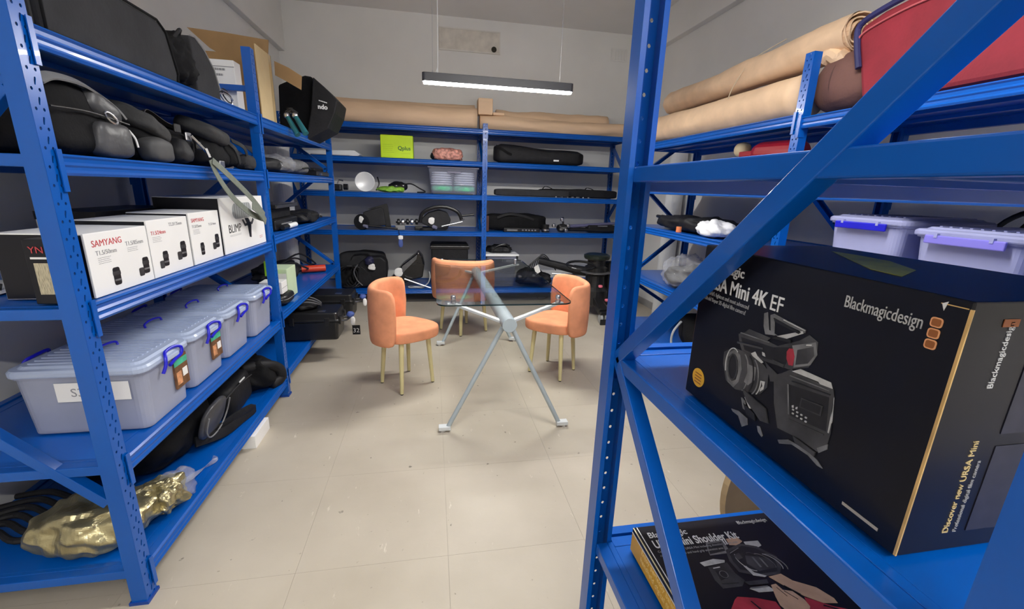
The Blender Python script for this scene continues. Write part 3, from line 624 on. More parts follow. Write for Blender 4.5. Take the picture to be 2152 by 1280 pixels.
smallprint(softbox_t, tuple(pt(670, 212, y=4.19)), (1, 0, -.25), UP, 1, .07, h=.008, m=INKW)
# second bay: electronics
Z3b = 1.147
t = thing('monitor', 'black field monitor lying in its open case beyond the middle post', 'monitor', (-1.25, 3.72, Z3b))
part('case', box(-1.46, -1.12, 3.44, 3.98, Z3b, Z3b+.075), BLKP, t, bevel=.01); part('screen', box(-1.47, -1.115, 3.46, 3.99, Z3b+.155, Z3b+.185), mat('dark_screen', (.02, .02, .022), .15), t, bevel=.006)
part('hinge', box(-1.44, -1.16, 3.50, 3.94, Z3b+.075, Z3b+.155), BLACKN, t, bevel=.01); part('lid_edge', box(-1.113, -1.108, 3.48, 3.97, Z3b+.160, Z3b+.180), SILV, t)
smallprint(t, (-1.1195, 3.56, Z3b+.035), AX, UP, 1, .30, h=.008)
t = thing('gear_heap', 'heap of black straps and camera plates past the monitor on the left rack', 'camera gear', (-1.22, 4.3, Z3b))
part('pile', soft((-1.24, 4.32, Z3b+.045), (.36, .60, .09), 2.6, .045, 11, 41, 18), BLACKN, t, smooth=True)
for k in range(5): part('plate', bx(nb(), -.06, .06, -.03, .03, -.01, .01, Matrix.Translation((-1.13-.03*(k % 2), 4.1+.13*k, Z3b+.075-.01*k)) @ Matrix.Rotation(.6*k, 4, 'Z') @ Matrix.Rotation(.3, 4, 'X')), BLKP, t, bevel=.003)
part('tag', box(-1.09, -1.085, 4.55, 4.63, Z3b+.03, Z3b+.055), GREYL, t)
t = thing('tape_roll', 'white rolled strip with dark end on the left rack edge below the monitor', 'roll', (-1.10, 3.66, Z3b))
part('roll', cyl(nb(), (-1.09, 3.60, Z3b+.020), (-1.09, 3.80, Z3b+.020), .019, n=16), WHITE, t); part('end_cap', cyl(nb(), (-1.09, 3.48, Z3b+.020), (-1.09, 3.60, Z3b+.020), .016, .019, n=14), BLKP, t)
# ---------- plastic bins (z .575)
Z2 = .577
def bin_box(label, x0, x1, y0, y1, z0, h, clip='x', handle=True, P1=BINP, P2=LIDP, stick=None, tag=None, clipm=CLIP, group='clear storage bins with blue clips'):
    """lidded storage bin; clip: the side (aisle end) that carries the latch"""
    t = thing('storage_bin', label, 'storage bin', ((x0+x1)/2, (y0+y1)/2, z0), 0, group)
    cx, cy, w_, d_ = (x0+x1)/2, (y0+y1)/2, x1-x0, y1-y0; hb = h-.045
    def loop(sc, z, r): return [V3(cx+a, cy+b_, z) for a, b_ in rounded(w_*sc if w_ > d_ else w_-(d_*(1-sc)), d_*sc if d_ > w_ else d_-(w_*(1-sc)), r, 5)]
    b = nb(); ringloft(b, [loop(.86, z0, .03), loop(.87, z0+.004, .035), loop(.93, z0+hb*.97, .04), loop(.965, z0+hb*.97, .045), loop(.965, z0+hb, .045), loop(.915, z0+hb, .035), loop(.85, z0+.008, .03)], cap=False)
    V = b.verts; b.verts.ensure_lookup_table(); n = len(loop(.9, 0, .03)); b.faces.new([V[i] for i in range(n)][::-1]); b.faces.new([V[len(V)-n+i] for i in range(n)])
    part('tub', b, P1, t)
    b = nb(); z1 = z0+hb
    ringloft(b, [loop(.99, z1+.001, .045), loop(1.0, z1+.006, .05), loop(1.0, z1+.018, .05), loop(.97, z1+.026, .045), loop(.90, z1+.028, .04), loop(.86, z1+.036, .035), loop(.84, z1+.036, .03)])
    lid = part('lid', b, P2, t)
    nrib = 9
    for k in range(nrib):
        y = cy-d_*.34+d_*.68*k/(nrib-1)
        if w_ > d_: part('rib', box(x0+w_*.13, x1-w_*.13, y-.005, y+.005, z1+.036, z1+.0405), P2, lid)
        else:
            x = cx-w_*.34+w_*.68*k/(nrib-1); part('rib', box(x-.005, x+.005, y0+d_*.13, y1-d_*.13, z1+.036, z1+.0405), P2, lid)
    if handle:
        part('lid_handle', tube(nb(), spline([(cx+.01, cy-.06, z1+.04), (cx+.005, cy-.055, z1+.055), (cx, cy, z1+.060), (cx+.005, cy+.055, z1+.055), (cx+.01, cy+.06, z1+.04)]), .0045, 8), clipm, t)
    for side in (1, -1):
        if clip == 'x':
            xs = x1 if side > 0 else x0
            q = [V3(xs+side*.004, cy-.065, z1-.040), V3(xs+side*.012, cy-.055, z1-.010), V3(xs+side*.010, cy-.045, z1+.020), V3(xs-side*.002, cy-.02, z1+.032), V3(xs-side*.002, cy+.035, z1+.034), V3(xs+side*.010, cy+.062, z1+.024), V3(xs+side*.012, cy+.055, z1-.002), V3(xs+side*.008, cy+.02, z1-.012), V3(xs+side*.012, cy-.03, z1-.020)]
            part('clip', tube(nb(), spline(q), .0062, 8), clipm, t)
            part('clip_grip', box(xs-.002 if side > 0 else xs-.010, xs+.010 if side > 0 else xs+.002, cy-.04, cy+.05, z1-.004, z1+.014), P2, t, bevel=.003)
        else:
            xs = x0 if side > 0 else x1; sd = -side
            part('clip', box(xs-.012 if sd < 0 else xs, xs if sd < 0 else xs+.012, cy-d_*.32, cy+d_*.32, z1-.028, z1+.006), clipm, t, bevel=.004)
            for q in (-.11, .11): part('clip_hinge', box(xs-.014 if sd < 0 else xs, xs if sd < 0 else xs+.014, cy+d_*q*2-.006, cy+d_*q*2+.006, z1-.004, z1+.014), P2, t)
    if stick:
        y, w2, hh = stick; X = x1-w_*.03
        s = part('sticker', box(X-.006, X+.0015, y-w2/2, y+w2/2, z1-.03-hh, z1-.022), mat('sticker_brown', (.16, .07, .03), .4, var=.4, scale=30), t, label='printed product sticker')
        part('sticker_band', box(X, X+.002, y-w2/2, y+w2/2, z1-.060, z1-.034), mat('sticker_green', (.05, .42, .26), .4, var=.4, scale=25), s)
        part('sticker_patch', box(X, X+.002, y+w2*.05, y+w2*.42, z1-.028-hh*.72, z1-.03-hh*.42), WHITEB, s)
        part('sticker_patch', box(X, X+.002, y-w2*.42, y-w2*.05, z1-.028-hh*.9, z1-.03-hh*.45), mat('sticker_tan', (.55, .25, .12), .4, var=.5, scale=40), s)
    if tag:
        a0, a1, b0, b1 = tag; yy = y0+.024
        part('paper_label', box(a0, a1, yy-.014, yy-.012, b0, b1), WHITEB, t); lettering('S33', .045, plane_m((a0+.045, yy-.0145, b0+.02), (1, 0, 0), UP), INKG, t)
    return t
bin_box('clear storage bin with a white S33 label, nearest on the left rack', -1.475, -1.035, 1.650, 1.985, Z2, .275, stick=(1.90, .095, .125), tag=(-1.325, -1.095, .71, .782))
bin_box('clear storage bin with a product sticker, second from the front post', -1.53, -1.04, 1.995, 2.340, Z2, .270, stick=(2.225, .095, .12))
bin_box('clear storage bin without sticker, third from the front post', -1.53, -1.05, 2.355, 2.685, Z2, .265)
bin_box('clear storage bin against the middle post, farthest of the four bins', -1.53, -1.04, 2.70, 3.04, Z2, .275)
# second bay of that level
Z2b = .617
t = thing('green_white_box', 'white and lime green carton standing beyond the middle post', 'box', (-1.16, 3.6, Z2b))
part('carton', box(-1.24, -1.10, 3.50, 3.72, Z2b, Z2b+.235), mat('pale_green_card', (.62, .75, .50), .5, var=.05), t, bevel=.002)
part('label_panel', box(-1.22, -1.105, 3.4985, 3.50, Z2b+.02, Z2b+.20), WHITEB, t); part('lid_flap', box(-1.24, -1.18, 3.46, 3.50, Z2b+.19, Z2b+.30), mat('bright_green_card', (.35, .72, .03), .5), t)
part('symbol', box(-1.18, -1.145, 3.4975, 3.4985, Z2b+.10, Z2b+.125), INKG, t)
for k in range(2): part('symbol', box(-1.18, -1.145, 3.4975, 3.4985, Z2b+.06-.045*k, Z2b+.085-.045*k), INKG, t)
t = thing('small_carton', 'small white carton on the shelf edge against the middle post', 'box', (-1.13, 3.34, Z2b))
part('carton', box(-1.23, -1.08, 3.30, 3.42, Z2b+.087, Z2b+.175), WHITEB, t, bevel=.003); part('seam', box(-1.079, -1.0785, 3.30, 3.42, Z2b+.128, Z2b+.131), INKG, t)
t = thing('hard_case', 'small black zipped case under the small white carton', 'case', (-1.14, 3.38, Z2b))
part('shell', soft((-1.15, 3.40, Z2b+.042), (.20, .24, .082), 4, .002, 4, 50, 10), BLKP, t, smooth=True); part('zip', tube(nb(), [V3(-1.15+a*.99, 3.40+b_*.99, Z2b+.045) for a, b_ in rounded(.20, .24, .06, 4)], .0035, 6, closed=True), GREYL, t)
t = thing('grease_tube', 'orange red plastic tube lying on the blue shelf near the corner', 'tube', (-1.16, 4.62, Z2b))
part('tube', cyl(nb(), (-1.30, 4.58, Z2b+.035), (-1.09, 4.66, Z2b+.035), .034, n=20), REDO, t); part('cap', cyl(nb(), (-1.34, 4.565, Z2b+.035), (-1.30, 4.58, Z2b+.035), .025, n=16), BLKP, t)
t = thing('cable_heap', 'black cables and clamps piled behind the orange tube', 'cables', (-1.42, 4.5, Z2b))
part('pile', soft((-1.45, 4.35, Z2b+.06), (.30, .75, .12), 2.4, .06, 9, 55, 16), BLACKN, t, smooth=True)
for k in range(3): part('cable', tube(nb(), spline([(-1.45, 4.2+.1*k, Z2b+.1), (-1.33, 4.35+.15*k, Z2b+.14+.02*k), (-1.22, 4.5+.15*k, Z2b+.06), (-1.30, 4.75+.1*k, Z2b+.02)]), .009, 8), BLKP, t)
# ---------- left rack, bottom level
Z1 = .147
t = thing('foil_bag', 'crumpled gold foil bag on the bottom shelf by the front post', 'foil bag', (-1.28, 1.66, Z1))
part('bag', soft((-1.29, 1.64, Z1+.075), (.36, .26, .16), 2.8, .026, 12, 61, 30), GOLD, t, smooth=False)
part('bag_neck', soft((-1.13, 1.76, Z1+.07), (.14, .15, .14), 2.4, .03, 18, 62, 18), GOLD, t, smooth=False)
part('clear_wrap', soft((-1.10, 1.83, Z1+.07), (.10, .12, .14), 2.2, .03, 18, 63, 10), FILM, t, smooth=True)
solo('plastic_strip', 'twisted clear plastic strip lying beside the gold foil bag', 'strip', ribbon(nb(), spline([(-1.14, 1.84, Z1+.04), (-1.12, 1.93, Z1+.02), (-1.10, 2.02, Z1+.012), (-1.075, 2.09, Z1+.01), (-1.09, 2.10, Z1+.018)]), .022, [V3(math.cos(k*.3), 0, math.sin(k*.3)) for k in range(25)], .002), FILM, (-1.14, 1.84, Z1))
t = thing('backpack', 'black backpack with grey rounded flap slumped on the bottom left shelf', 'backpack', (-1.34, 2.30, Z1))
part('body', soft((-1.41, 2.19, Z1+.13), (.40, .52, .26), 3.4, .035, 6, 71, 22), BLACKF, t, smooth=True)
part('flap', soft((-1.145, 2.27, Z1+.15), (.045, .24, .19), 3, .003, 8, 72, 12, M=rot(y=.30), flat=False), mat('smoky_grey_flap', (.06, .06, .066), .35, var=.25, scale=10), t, smooth=True)
b = nb(); q = [V3(-1.105, 2.155, Z1+.20), V3(-1.128, 2.16, Z1+.12), V3(-1.142, 2.22, Z1+.062), V3(-1.142, 2.32, Z1+.062), V3(-1.128, 2.38, Z1+.12), V3(-1.105, 2.385, Z1+.20)]; tube(b, spline(q), .004, 6); part('flap_binding', b, GREYL, t)
part('strap', ribbon(nb(), spline([(-1.20, 2.18, Z1+.06), (-1.13, 2.32, Z1+.03), (-1.09, 2.48, Z1+.03), (-1.075, 2.60, Z1+.015)]), .05, (0, .5, .8), .012), BLACKN, t)
part('strap', ribbon(nb(), spline([(-1.17, 2.30, Z1+.04), (-1.10, 2.42, Z1+.07), (-1.075, 2.53, Z1+.055), (-1.08, 2.58, Z1+.02)]), .045, (.3, .3, .8), .012), BLACKN, t)
t = thing('lens_pouch', 'boxy black padded pouch with a small white mark, between the backpack and jacket', 'pouch', (-1.28, 2.60, Z1))
part('body', soft((-1.28, 2.645, Z1+.10), (.26, .31, .20), 6, .008, 6, 75, 14, M=rot(x=.06)), BLACKN, t, smooth=True)
part('zip', tube(nb(), spline([(-1.145, 2.42, Z1+.17), (-1.14, 2.60, Z1+.18), (-1.145, 2.78, Z1+.16)]), .004, 6), GREYF, t); part('tag', box(-1.142, -1.138, 2.60, 2.67, Z1+.188, Z1+.196), INKW, t)
t = thing('jacket', 'rumpled black jacket at the end of the bottom shelf by the middle post', 'jacket', (-1.25, 2.92, Z1))
part('body', soft((-1.29, 2.93, Z1+.11), (.42, .26, .22), 2.8, .055, 7, 81, 24), BLACKF, t, smooth=True)
part('sleeve', tube(nb(), spline([(-1.22, 2.82, Z1+.18), (-1.12, 2.90, Z1+.17), (-1.06, 2.98, Z1+.12), (-1.05, 3.0, Z1+.04), (-1.09, 2.92, Z1+.02)]), .036, 10), BLACKN, t, smooth=True)
t = thing('cable_bundle', 'tangled black cables on the bottom shelf at the near left corner', 'cables', (-1.62, 1.72, Z1))
random.seed(9)
for k in range(6):
    c = V3(-1.58+.02*k, 1.62+.03*k, Z1+.02+.01*k); part('cable', tube(nb(), spline([c+V3(-.2, -.05+.02*k, .01), c+V3(-.08, .05, .02), c+V3(.04, .0, .01), c+V3(.16, .06-.02*k, -.01)]), .012, 8), BLACKN, t)
t = thing('white_board', 'white board leaning on the floor under the bottom left shelf', 'board', (-1.1, 2.53, 0))
part('sheet', box(-1.10, -1.022, 2.42, 2.64, 0, .078), WHITEB, t, bevel=.001); part('edge_tape', box(-1.10, -1.022, 2.64, 2.642, 0, .078), GREYL, t)
# hard cases at the end bay, pushed out over the aisle
def peli(cx, cy, z, label, tagtxt):
    t = thing('equipment_case', label, 'case', (cx, cy, z)); w_, d_, h = .46, .30, .24
    x0, x1, y0, y1 = cx-w_/2, cx+w_/2, cy-d_/2, cy+d_/2
    b = nb(); ringloft(b, [[V3(cx+a*s, cy+c_*s, zz) for a, c_ in rounded(w_, d_, .025, 3)] for zz, s in ((z, .93), (z+.01, .95), (z+.155, 1.0))]); part('base', b, BLKP, t, bevel=.003)
    b = nb(); ringloft(b, [[V3(cx+a*s, cy+c_*s, zz) for a, c_ in rounded(w_, d_, .025, 3)] for zz, s in ((z+.160, 1.03), (z+.175, 1.03), (z+.180, 1.0), (z+h-.01, .97), (z+h, .94))]); part('lid', b, BLKP, t, bevel=.003)
    for q in (-.10, .10): part('latch', box(x1+.0, x1+.014, cy+q-.02, cy+q+.02, z+.13, z+.20), BLKP, t, bevel=.004)
    for q in (-.14, .14): part('latch', box(cx+q-.02, cx+q+.02, y0-.012, y0, z+.13, z+.20), BLKP, t, bevel=.004)
    part('handle', tube(nb(), spline([(x1+.004, cy-.06, z+.145), (x1+.05, cy-.05, z+.15), (x1+.075, cy, z+.165), (x1+.05, cy+.05, z+.15), (x1+.004, cy+.06, z+.145)]), .009, 8), mat('grey_rubber', (.10, .10, .11), .5), t)
    part('glint_plate', box(cx+.06, cx+.12, cy-.10, cy-.06, z+h, z+h+.003), SILV, t)
    g = thing('name_tag', tagtxt[1], 'tag', (x1+.09, cy-.06, z+.20))
    part('tie', soft((x1+.085, cy-.05, z+.20), (.06, .06, .05), 2.4, .008, 20, 5, 6, flat=False), mat('blue_tape', (.06, .10, .33), .6, var=.2), g, smooth=True)
    part('tape_end', soft((x1+.105, cy-.07, z+.145), (.035, .02, .075), 3, .004, 20, 6, 5, flat=False), WHITEB, g, smooth=True)
    if tagtxt[0]:
        part('card', box(x1+.10, x1+.165, cy-.09, cy-.087, z+.025, z+.11), NIGHT, g); lettering(tagtxt[0], .055, plane_m((x1+.104, cy-.0905, z+.045), (1, 0, 0), UP), INKW, g)
    return t
part_z = .192
peli(-1.03, 3.86, part_z+.005, 'black hard case sticking out over the bottom shelf edge, nearer of the two', ('32', 'blue and white tape tag with a black 32 card on the nearer hard case'))
peli(-1.02, 4.50, part_z+.005, 'black hard case sticking out of the rack, farther one by the corner post', ('', 'blue and white tape tag on the handle of the farther hard case'))
t = thing('cable_heap', 'black cables heaped on the lid of the nearer hard case', 'cables', (-1.12, 3.86, .437))
part('pile', soft((-1.12, 3.88, .475), (.26, .24, .075), 2.4, .02, 14, 91, 14), BLACKN, t, smooth=True)
for k in range(3): part('cable', tube(nb(), spline([(-1.18, 3.74+.05*k, .46), (-1.07, 3.76+.05*k, .52+.01*k), (-.98, 3.82+.04*k, .49), (-.98, 3.92, .447)]), .006, 8), mat('grey_rubber', (.10,)*3), t)
# ------------------------------------------------------------------ back rack
def kraft_roll(label, a, c, r, cat='paper roll', seed=1, open_end=0, sag=.01, dents=.012, m=KRAFT):
    """a wound roll of kraft paper lying from a to c; open_end: spiral layers showing at that end"""
    a, c = Vector(a), Vector(c); t = thing('kraft_paper_roll', label, cat, tuple(((a+c)/2)-Vector((0, 0, r))), 0, 'kraft paper rolls on the rack tops')
    M, L = frame_between(a, c); rings = []; n, ns = 30, 26; off = Vector((seed*5.3, seed*2.1, 0))
    for i in range(ns+1):
        z = L*i/ns; ring = []
        for k in range(n):
            an = 2*PI*k/n; q = Vector((math.cos(an), math.sin(an), z*2)); rr = r*(1+dents/r*(noise.noise(q*1.1+off)+.5*noise.noise(q*2.7+off)))
            p = M @ Vector((rr*math.cos(an), rr*math.sin(an), z)); p.z -= sag*math.sin(PI*i/ns)
            if p.z < min(a.z, c.z)-r: p.z = min(a.z, c.z)-r+.001
            ring.append(p)
        rings.append(ring)
    b = nb(); ringloft(b, rings, cap=not open_end)
    part('outer_wrap', b, m, t, smooth=True)
    if open_end:
        E_, Z_ = (a, 0) if open_end < 0 else (c, L); b = nb(); P = []
        for k in range(64):
            an = k*2*PI/20; rr = r*(.98-.60*k/64); P.append((rr*math.cos(an), rr*math.sin(an)))
        s = 1 if open_end > 0 else -1
        for k in range(len(P)-1):
            for (x0_, y0_), (x1_, y1_) in ((P[k], P[k+1]),):
                v = [b.verts.new(M @ Vector((x_, y_, z_))) for x_, y_, z_ in ((x0_, y0_, Z_-s*.35), (x1_, y1_, Z_-s*.35), (x1_, y1_, Z_+s*.01*math.sin(k*.7)), (x0_, y0_, Z_+s*.01*math.sin((k-1)*.7)))]; b.faces.new(v)
        part('wound_layers', b, KRAFT, t, solid=.007, label='wound paper layers showing at the open end')
    return t
ZB = [.202, .952, 1.407, 1.812, 2.192]
kraft_roll('thick kraft paper roll lying in front on the left half of the back rack top', (-1.30, 5.78, 2.192+.125), (.56, 5.78, 2.192+.125), .125, seed=1)
kraft_roll('long kraft paper roll lying behind and above on the left of the back rack top', (-1.30, 6.08, 2.192+.165), (.56, 6.08, 2.192+.165), .165, seed=2)
kraft_roll('kraft paper roll lying in front on the right half of the back rack top', (.60, 5.76, 2.192+.088), (2.55, 5.76, 2.192+.088), .088, seed=3, dents=.02)
kraft_roll('crumpled kraft paper roll behind on the right half of the back rack top', (.84, 6.05, 2.192+.15), (2.35, 6.05, 2.192+.15), .15, seed=4, dents=.03)
t = thing('kraft_block', 'folded kraft paper bundle standing between the rolls above the middle back post', 'paper bundle', (.66, 5.80, 2.37))
part('bundle', box(.575, .755, 5.72, 5.90, 2.372, 2.56), KRAFT, t, bevel=.012); part('fold', box(.76, .90, 5.72, 5.86, 2.372, 2.405), KRAFT, t, bevel=.006)
# level 4
z = ZB[3]
t = thing('foam_board', 'long flat white board lying at the left end of the back shelf', 'board', (-1.1, 5.78, z)); part('board', slab([(636, 315), (745, 316), (757, 325), (752, 328), (640, 324)], 5.72, .25), WHITE, t, bevel=.004); part('edge_strip', box(-1.4, -.96, 5.715, 5.72, z+.001, z+.012), GREYL, t)
t = thing('lime_box', 'lime green printed carton on the upper back shelf', 'box', (-.40, 5.72, z))
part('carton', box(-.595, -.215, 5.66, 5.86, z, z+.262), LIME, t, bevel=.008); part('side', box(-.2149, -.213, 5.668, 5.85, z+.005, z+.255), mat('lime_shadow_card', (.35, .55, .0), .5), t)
lettering('Qplus', .062, plane_m((-.395, 5.6595, z+.095), (1, 0, 0), UP), mat('dark_green_print', (.03, .16, .02), .5), t, bold=.0015)
smallprint(t, (-.36, 5.6595, z+.055), (1, 0, 0), UP, 1, .13, m=mat('dark_green_print', (.03, .16, .02))); smallprint(t, (-.57, 5.6595, z+.15), (1, 0, 0), UP, 5, .14, gap=.022, h=.003, m=mat('mid_green_print', (.30, .50, .0)))
t = thing('wrapped_cloth', 'pink and dark patterned cloth bundle in plastic wrap on the upper back shelf', 'bundle', (.20, 5.74, z))
part('bundle', soft((.20, 5.76, z+.068), (.36, .24, .135), 4, .022, 18, 101, 16), PINKP, t, smooth=True); part('wrap_end', soft((.02, 5.74, z+.05), (.06, .12, .08), 2.4, .015, 20, 102, 8), BLKG, t, smooth=True)
t = thing('stand_bag', 'long black stand bag with a small white label on the upper right back shelf', 'bag', (1.36, 5.78, z))
b = nb(); rings = []
for i in range(15):
    u = i/14; x = .79+1.17*u; h_ = .235-.06*u+(.008*math.sin(9*u)); d_ = .22-.03*u; e = (.72 if i in (0, 14) else 1)
    rings.append([V3(x, 5.78+c_*d_*e/.5*.5, z+h_/2+s_*h_*e/.5*.5) for c_, s_ in [(.5*math.copysign(abs(math.cos(a))**.6, math.cos(a)), .5*math.copysign(abs(math.sin(a))**.6, math.sin(a))) for a in [k*2*PI/16 for k in range(16)]]])
ringloft(b, rings); part('body', b, BLACKN, t, smooth=True); part('label', box(1.55, 1.62, 5.672, 5.676, z+.045, z+.065), INKW, t)
part('strap', ribbon(nb(), spline([(.80, 5.69, z+.20), (.86, 5.66, z+.17), (.93, 5.665, z+.13), (1.0, 5.668, z+.10)]), .03, (0, 0, 1)), BLACKF, t); part('zip', tube(nb(), spline([(.82, 5.70, z+.20), (1.3, 5.685, z+.185), (1.9, 5.69, z+.15)]), .005, 6), BLKP, t)
# level 3
z = ZB[2]
t = thing('camera_clamp', 'small black camera clamp standing at the left of the reflector lamp', 'clamp', (-1.08, 5.72, z)); part('body', box(-1.18, -1.07, 5.66, 5.78, z, z+.08), BLKP, t, bevel=.02); part('knob', cyl(nb(), (-1.05, 5.70, z+.05), (-1.0, 5.70, z+.05), .035), BLKP, t); part('arm', tube(nb(), [(-1.12, 5.72, z+.08), (-1.10, 5.72, z+.13), (-1.05, 5.71, z+.12)], .01), SILV, t)
t = thing('reflector_lamp', 'round silver reflector lamp facing out on the back shelf', 'lamp', (-.80, 5.74, z))
ax = V3(.1, -1, -.02).normalized(); c = V3(-.80, 5.70, z+.118)
part('dish', lathe(nb(), [(.114, .0), (.117, .004), (.113, .008), (.095, -.02), (.06, -.045), (.03, -.05), (.001, -.05), (.001, -.06), (.05, -.06), (.105, -.02)], c, ax, 32), mat('satin_silver', (.84, .85, .85), .35, metal=.15), t, smooth=True)
part('bulb', soft(c-ax*.022, (.045, .045, .045), 2, 0, flat=False, cuts=6), mat('frosted_bulb', (.85, .85, .83), .3), t, smooth=True); part('rear_housing', cyl(nb(), c-ax*.06, c-ax*.19, .06, .05, 20), BLKP, t)
part('yoke', tube(nb(), spline([c+V3(.125, .02, -.10), c+V3(.16, .04, -.02), c+V3(.14, .08, .06)]), .008, 8), BLKP, t)
t = thing('green_gel_bundle', 'black clamp light with crumpled green film on the back shelf', 'clamp light', (-.42, 5.76, z))
part('film', soft((-.50, 5.72, z+.035), (.30, .18, .07), 2.3, .03, 16, 111, 12), GREENY, t, smooth=True); part('hood', soft((-.42, 5.78, z+.07), (.22, .16, .12), 2.2, .02, 12, 112, 10), BLKG, t, smooth=True)
part('cable', tube(nb(), spline([(-.35, 5.74, z+.10), (-.25, 5.72, z+.11), (-.15, 5.70, z+.06), (-.08, 5.68, z+.02), (-.18, 5.68, z+.012)]), .008, 8), BLKP, t)
t = thing('cloth_bin', 'clear plastic bin holding folded white and green cloths by the middle back post', 'storage bin', (.27, 5.80, z))
x0, x1, y0, y1 = -.04, .575, 5.64, 6.02
def tub(x0, x1, y0, y1, z0, h, m, parent, tp=.03, name='tub'):
    cx, cy = (x0+x1)/2, (y0+y1)/2; b = nb()
    R = lambda i, zz: [V3(cx+a, cy+c_, zz) for a, c_ in rounded(x1-x0-2*i, y1-y0-2*i, .03, 4)]
    ringloft(b, [R(tp, z0), R(0, z0+h), R(.006, z0+h), R(tp+.006, z0+.006)], cap=False); n = len(R(0, 0)); b.verts.ensure_lookup_table(); V = b.verts; b.faces.new([V[i] for i in range(n)][::-1]); b.faces.new([V[3*n+i] for i in range(n)])
    return part(name, b, m, parent)
tub(x0, x1, y0, y1, z+.01, .30, CLEARP, t)
part('lid', bx(nb(), x0-.01, x1+.01, y0-.01, y1+.01, z+.311, z+.328), mat('grey_lilac_lid', (.35, .33, .42), .4, trans=.5), t, bevel=.006); part('foot', box(x0+.06, x1-.06, y0+.04, y0+.08, z, z+.012), BLKP, t)
part('handle', box(.19, .36, y0-.024, y0-.002, z+.255, z+.275), mat('grey_lilac_lid', (.35,)*3), t, bevel=.006)
for k in range(6):
    for q in (0, 1):
        a = thing('folded_cloth', ['%s of the %s stack of cloths in the clear bin' % (('lowest white cloth', 'second white cloth from below', 'middle white cloth', 'white cloth above the middle', 'white cloth second from top', 'top white cloth')[k], ('left', 'right')[q])][0], 'cloth', (.12+.29*q, 5.80, z+.108+.027*k), 0, 'white cloths in the clear bin')
        if k >= (6-q): pass
        part('cloth', soft((.125+.285*q, 5.80, z+.122+.027*k), (.27-.008*k, .27, .03), 3, .008, 14, k*2+q, 8), CLOTHW, a, smooth=True)
for q in (0, 1):
    solo('folded_cloth', 'green folded cloth at the bottom of the clear bin, %s half' % ('left', 'right')[q], 'cloth', soft((.13+.275*q, 5.80, z+.066), (.27, .27, .08), 4, .008, 12, 40+q, 8), GREENF, (.13+.275*q, 5.80, z+.026), group='green cloths in the clear bin', smooth=True)
for i, (xa, xb, yy, lb) in enumerate(((.80, 1.80, 5.74, 'long flat black case at left on the back shelf under the stand bag'), (1.42, 2.52, 5.86, 'long flat black case lying behind at right on the same back shelf'))):
    t = thing('flat_case', lb, 'case', ((xa+xb)/2, yy, z)); part('body', soft(((xa+xb)/2, yy, z+.046+.01*i), (xb-xa, .14, .09+.02*i), 7, .010, 4, 120+i, 16), GREYF if i == 0 else BLACKN, t, smooth=True)
    part('handle', ribbon(nb(), spline([(xa+.62, yy-.03, z+.085), (xa+.66, yy-.03, z+.135), (xa+.72, yy-.03, z+.125), (xa+.80, yy-.03, z+.09)]), .03, (0, 1, 0), .006), BLACKF, t)
t = thing('chrome_clamps', 'small chrome clamps and screws at the shelf edge before the flat black cases', 'clamps', (1.85, 5.645, z))
random.seed(12)
for k in range(7): part('clamp', bx(nb(), -.02, .02, -.008, .008, 0, .016, Matrix.Translation((1.60+.075*k, 5.645, z)) @ Matrix.Rotation(random.random()*3, 4, 'Z')), SILV, t, bevel=.003)
# level 2
z = ZB[1]
def head(label, cx, s, seed, tagpos):
    t = thing('studio_light', label, 'studio light', (cx, 5.75, z))
    part('housing', slab(s, 5.68, .22), GREYF, t, bevel=.02)
    c = pt(*tagpos, y=5.66); part('white_tag', soft(c, (.075, .015, .085), 2.4, .012, 20, seed, 6, flat=False), WHITEB, t, smooth=True); part('knob', cyl(nb(), c+V3(.02, .01, -.075), c+V3(.06, -.02, -.085), .025, .02), mat('lilac_grey_knob', (.22, .22, .32), .3), t)
    return t
t = head('black boxy studio light with a white tag, left on the middle back shelf', -.75, [(762, 446), (800, 435), (806, 441), (812, 474), (765, 478)], 7, (761, 461))
part('round_front', lathe(nb(), [(.001, 0), (.09, 0), (.10, .03), (.06, .10), (.001, .10)], pt(758, 467, y=5.66), V3(.3, 1, 0).normalized(), 20), BLACKN, t); part('barn_door', slab([(768, 440), (812, 428), (815, 434), (822, 478), (810, 478), (804, 440)], 5.72, .03), BLKP, t)
part('stand_arm', tube(nb(), [pt(774, 474, y=5.64), pt(836, 481, y=5.64)], .012, 8), BLKP, t)
t = head('black rounded studio light with a white tag by the middle back post', .08, [(884, 462), (900, 448), (922, 441), (940, 447), (948, 462), (940, 484), (906, 478), (886, 470)], 8, (907, 464))
part('rim', tube(nb(), spline([pt(882, 468, y=5.63), pt(888, 448, y=5.63), (pt(912, 436, y=5.63)), pt(940, 436, y=5.63), pt(962, 446, y=5.63), pt(970, 462, y=5.63)]), .022, 8), BLKP, t); part('stand_arm', tube(nb(), [pt(928, 476, y=5.62), pt(972, 466, y=5.62), pt(976, 460, y=5.62)], .008, 8), SILV, t)
part('spigot', tube(nb(), [pt(968, 454, y=5.66), pt(996, 451, y=5.66)], .014, 8), BLKP, t); part('base', soft(pt(896, 482, y=5.72), (.20, .16, .06), 3, .01, 10, 9, 8), BLACKN, t, smooth=True)
t = thing('clamp_arm', 'row of black and chrome grip heads between the two studio lights', 'clamp', (-.30, 5.70, z))
for k, px in enumerate((838, 847, 857, 866, 876)):
    c = pt(px, 466, y=5.70); part('grip_head', lathe(nb(), [(.001, 0), (.032, 0), (.036, .01), (.036, .03), (.001, .04)], c+V3(-.02, 0, 0), V3(1, .1, 0).normalized(), 14), (BLKP, SILV)[k % 2], t)
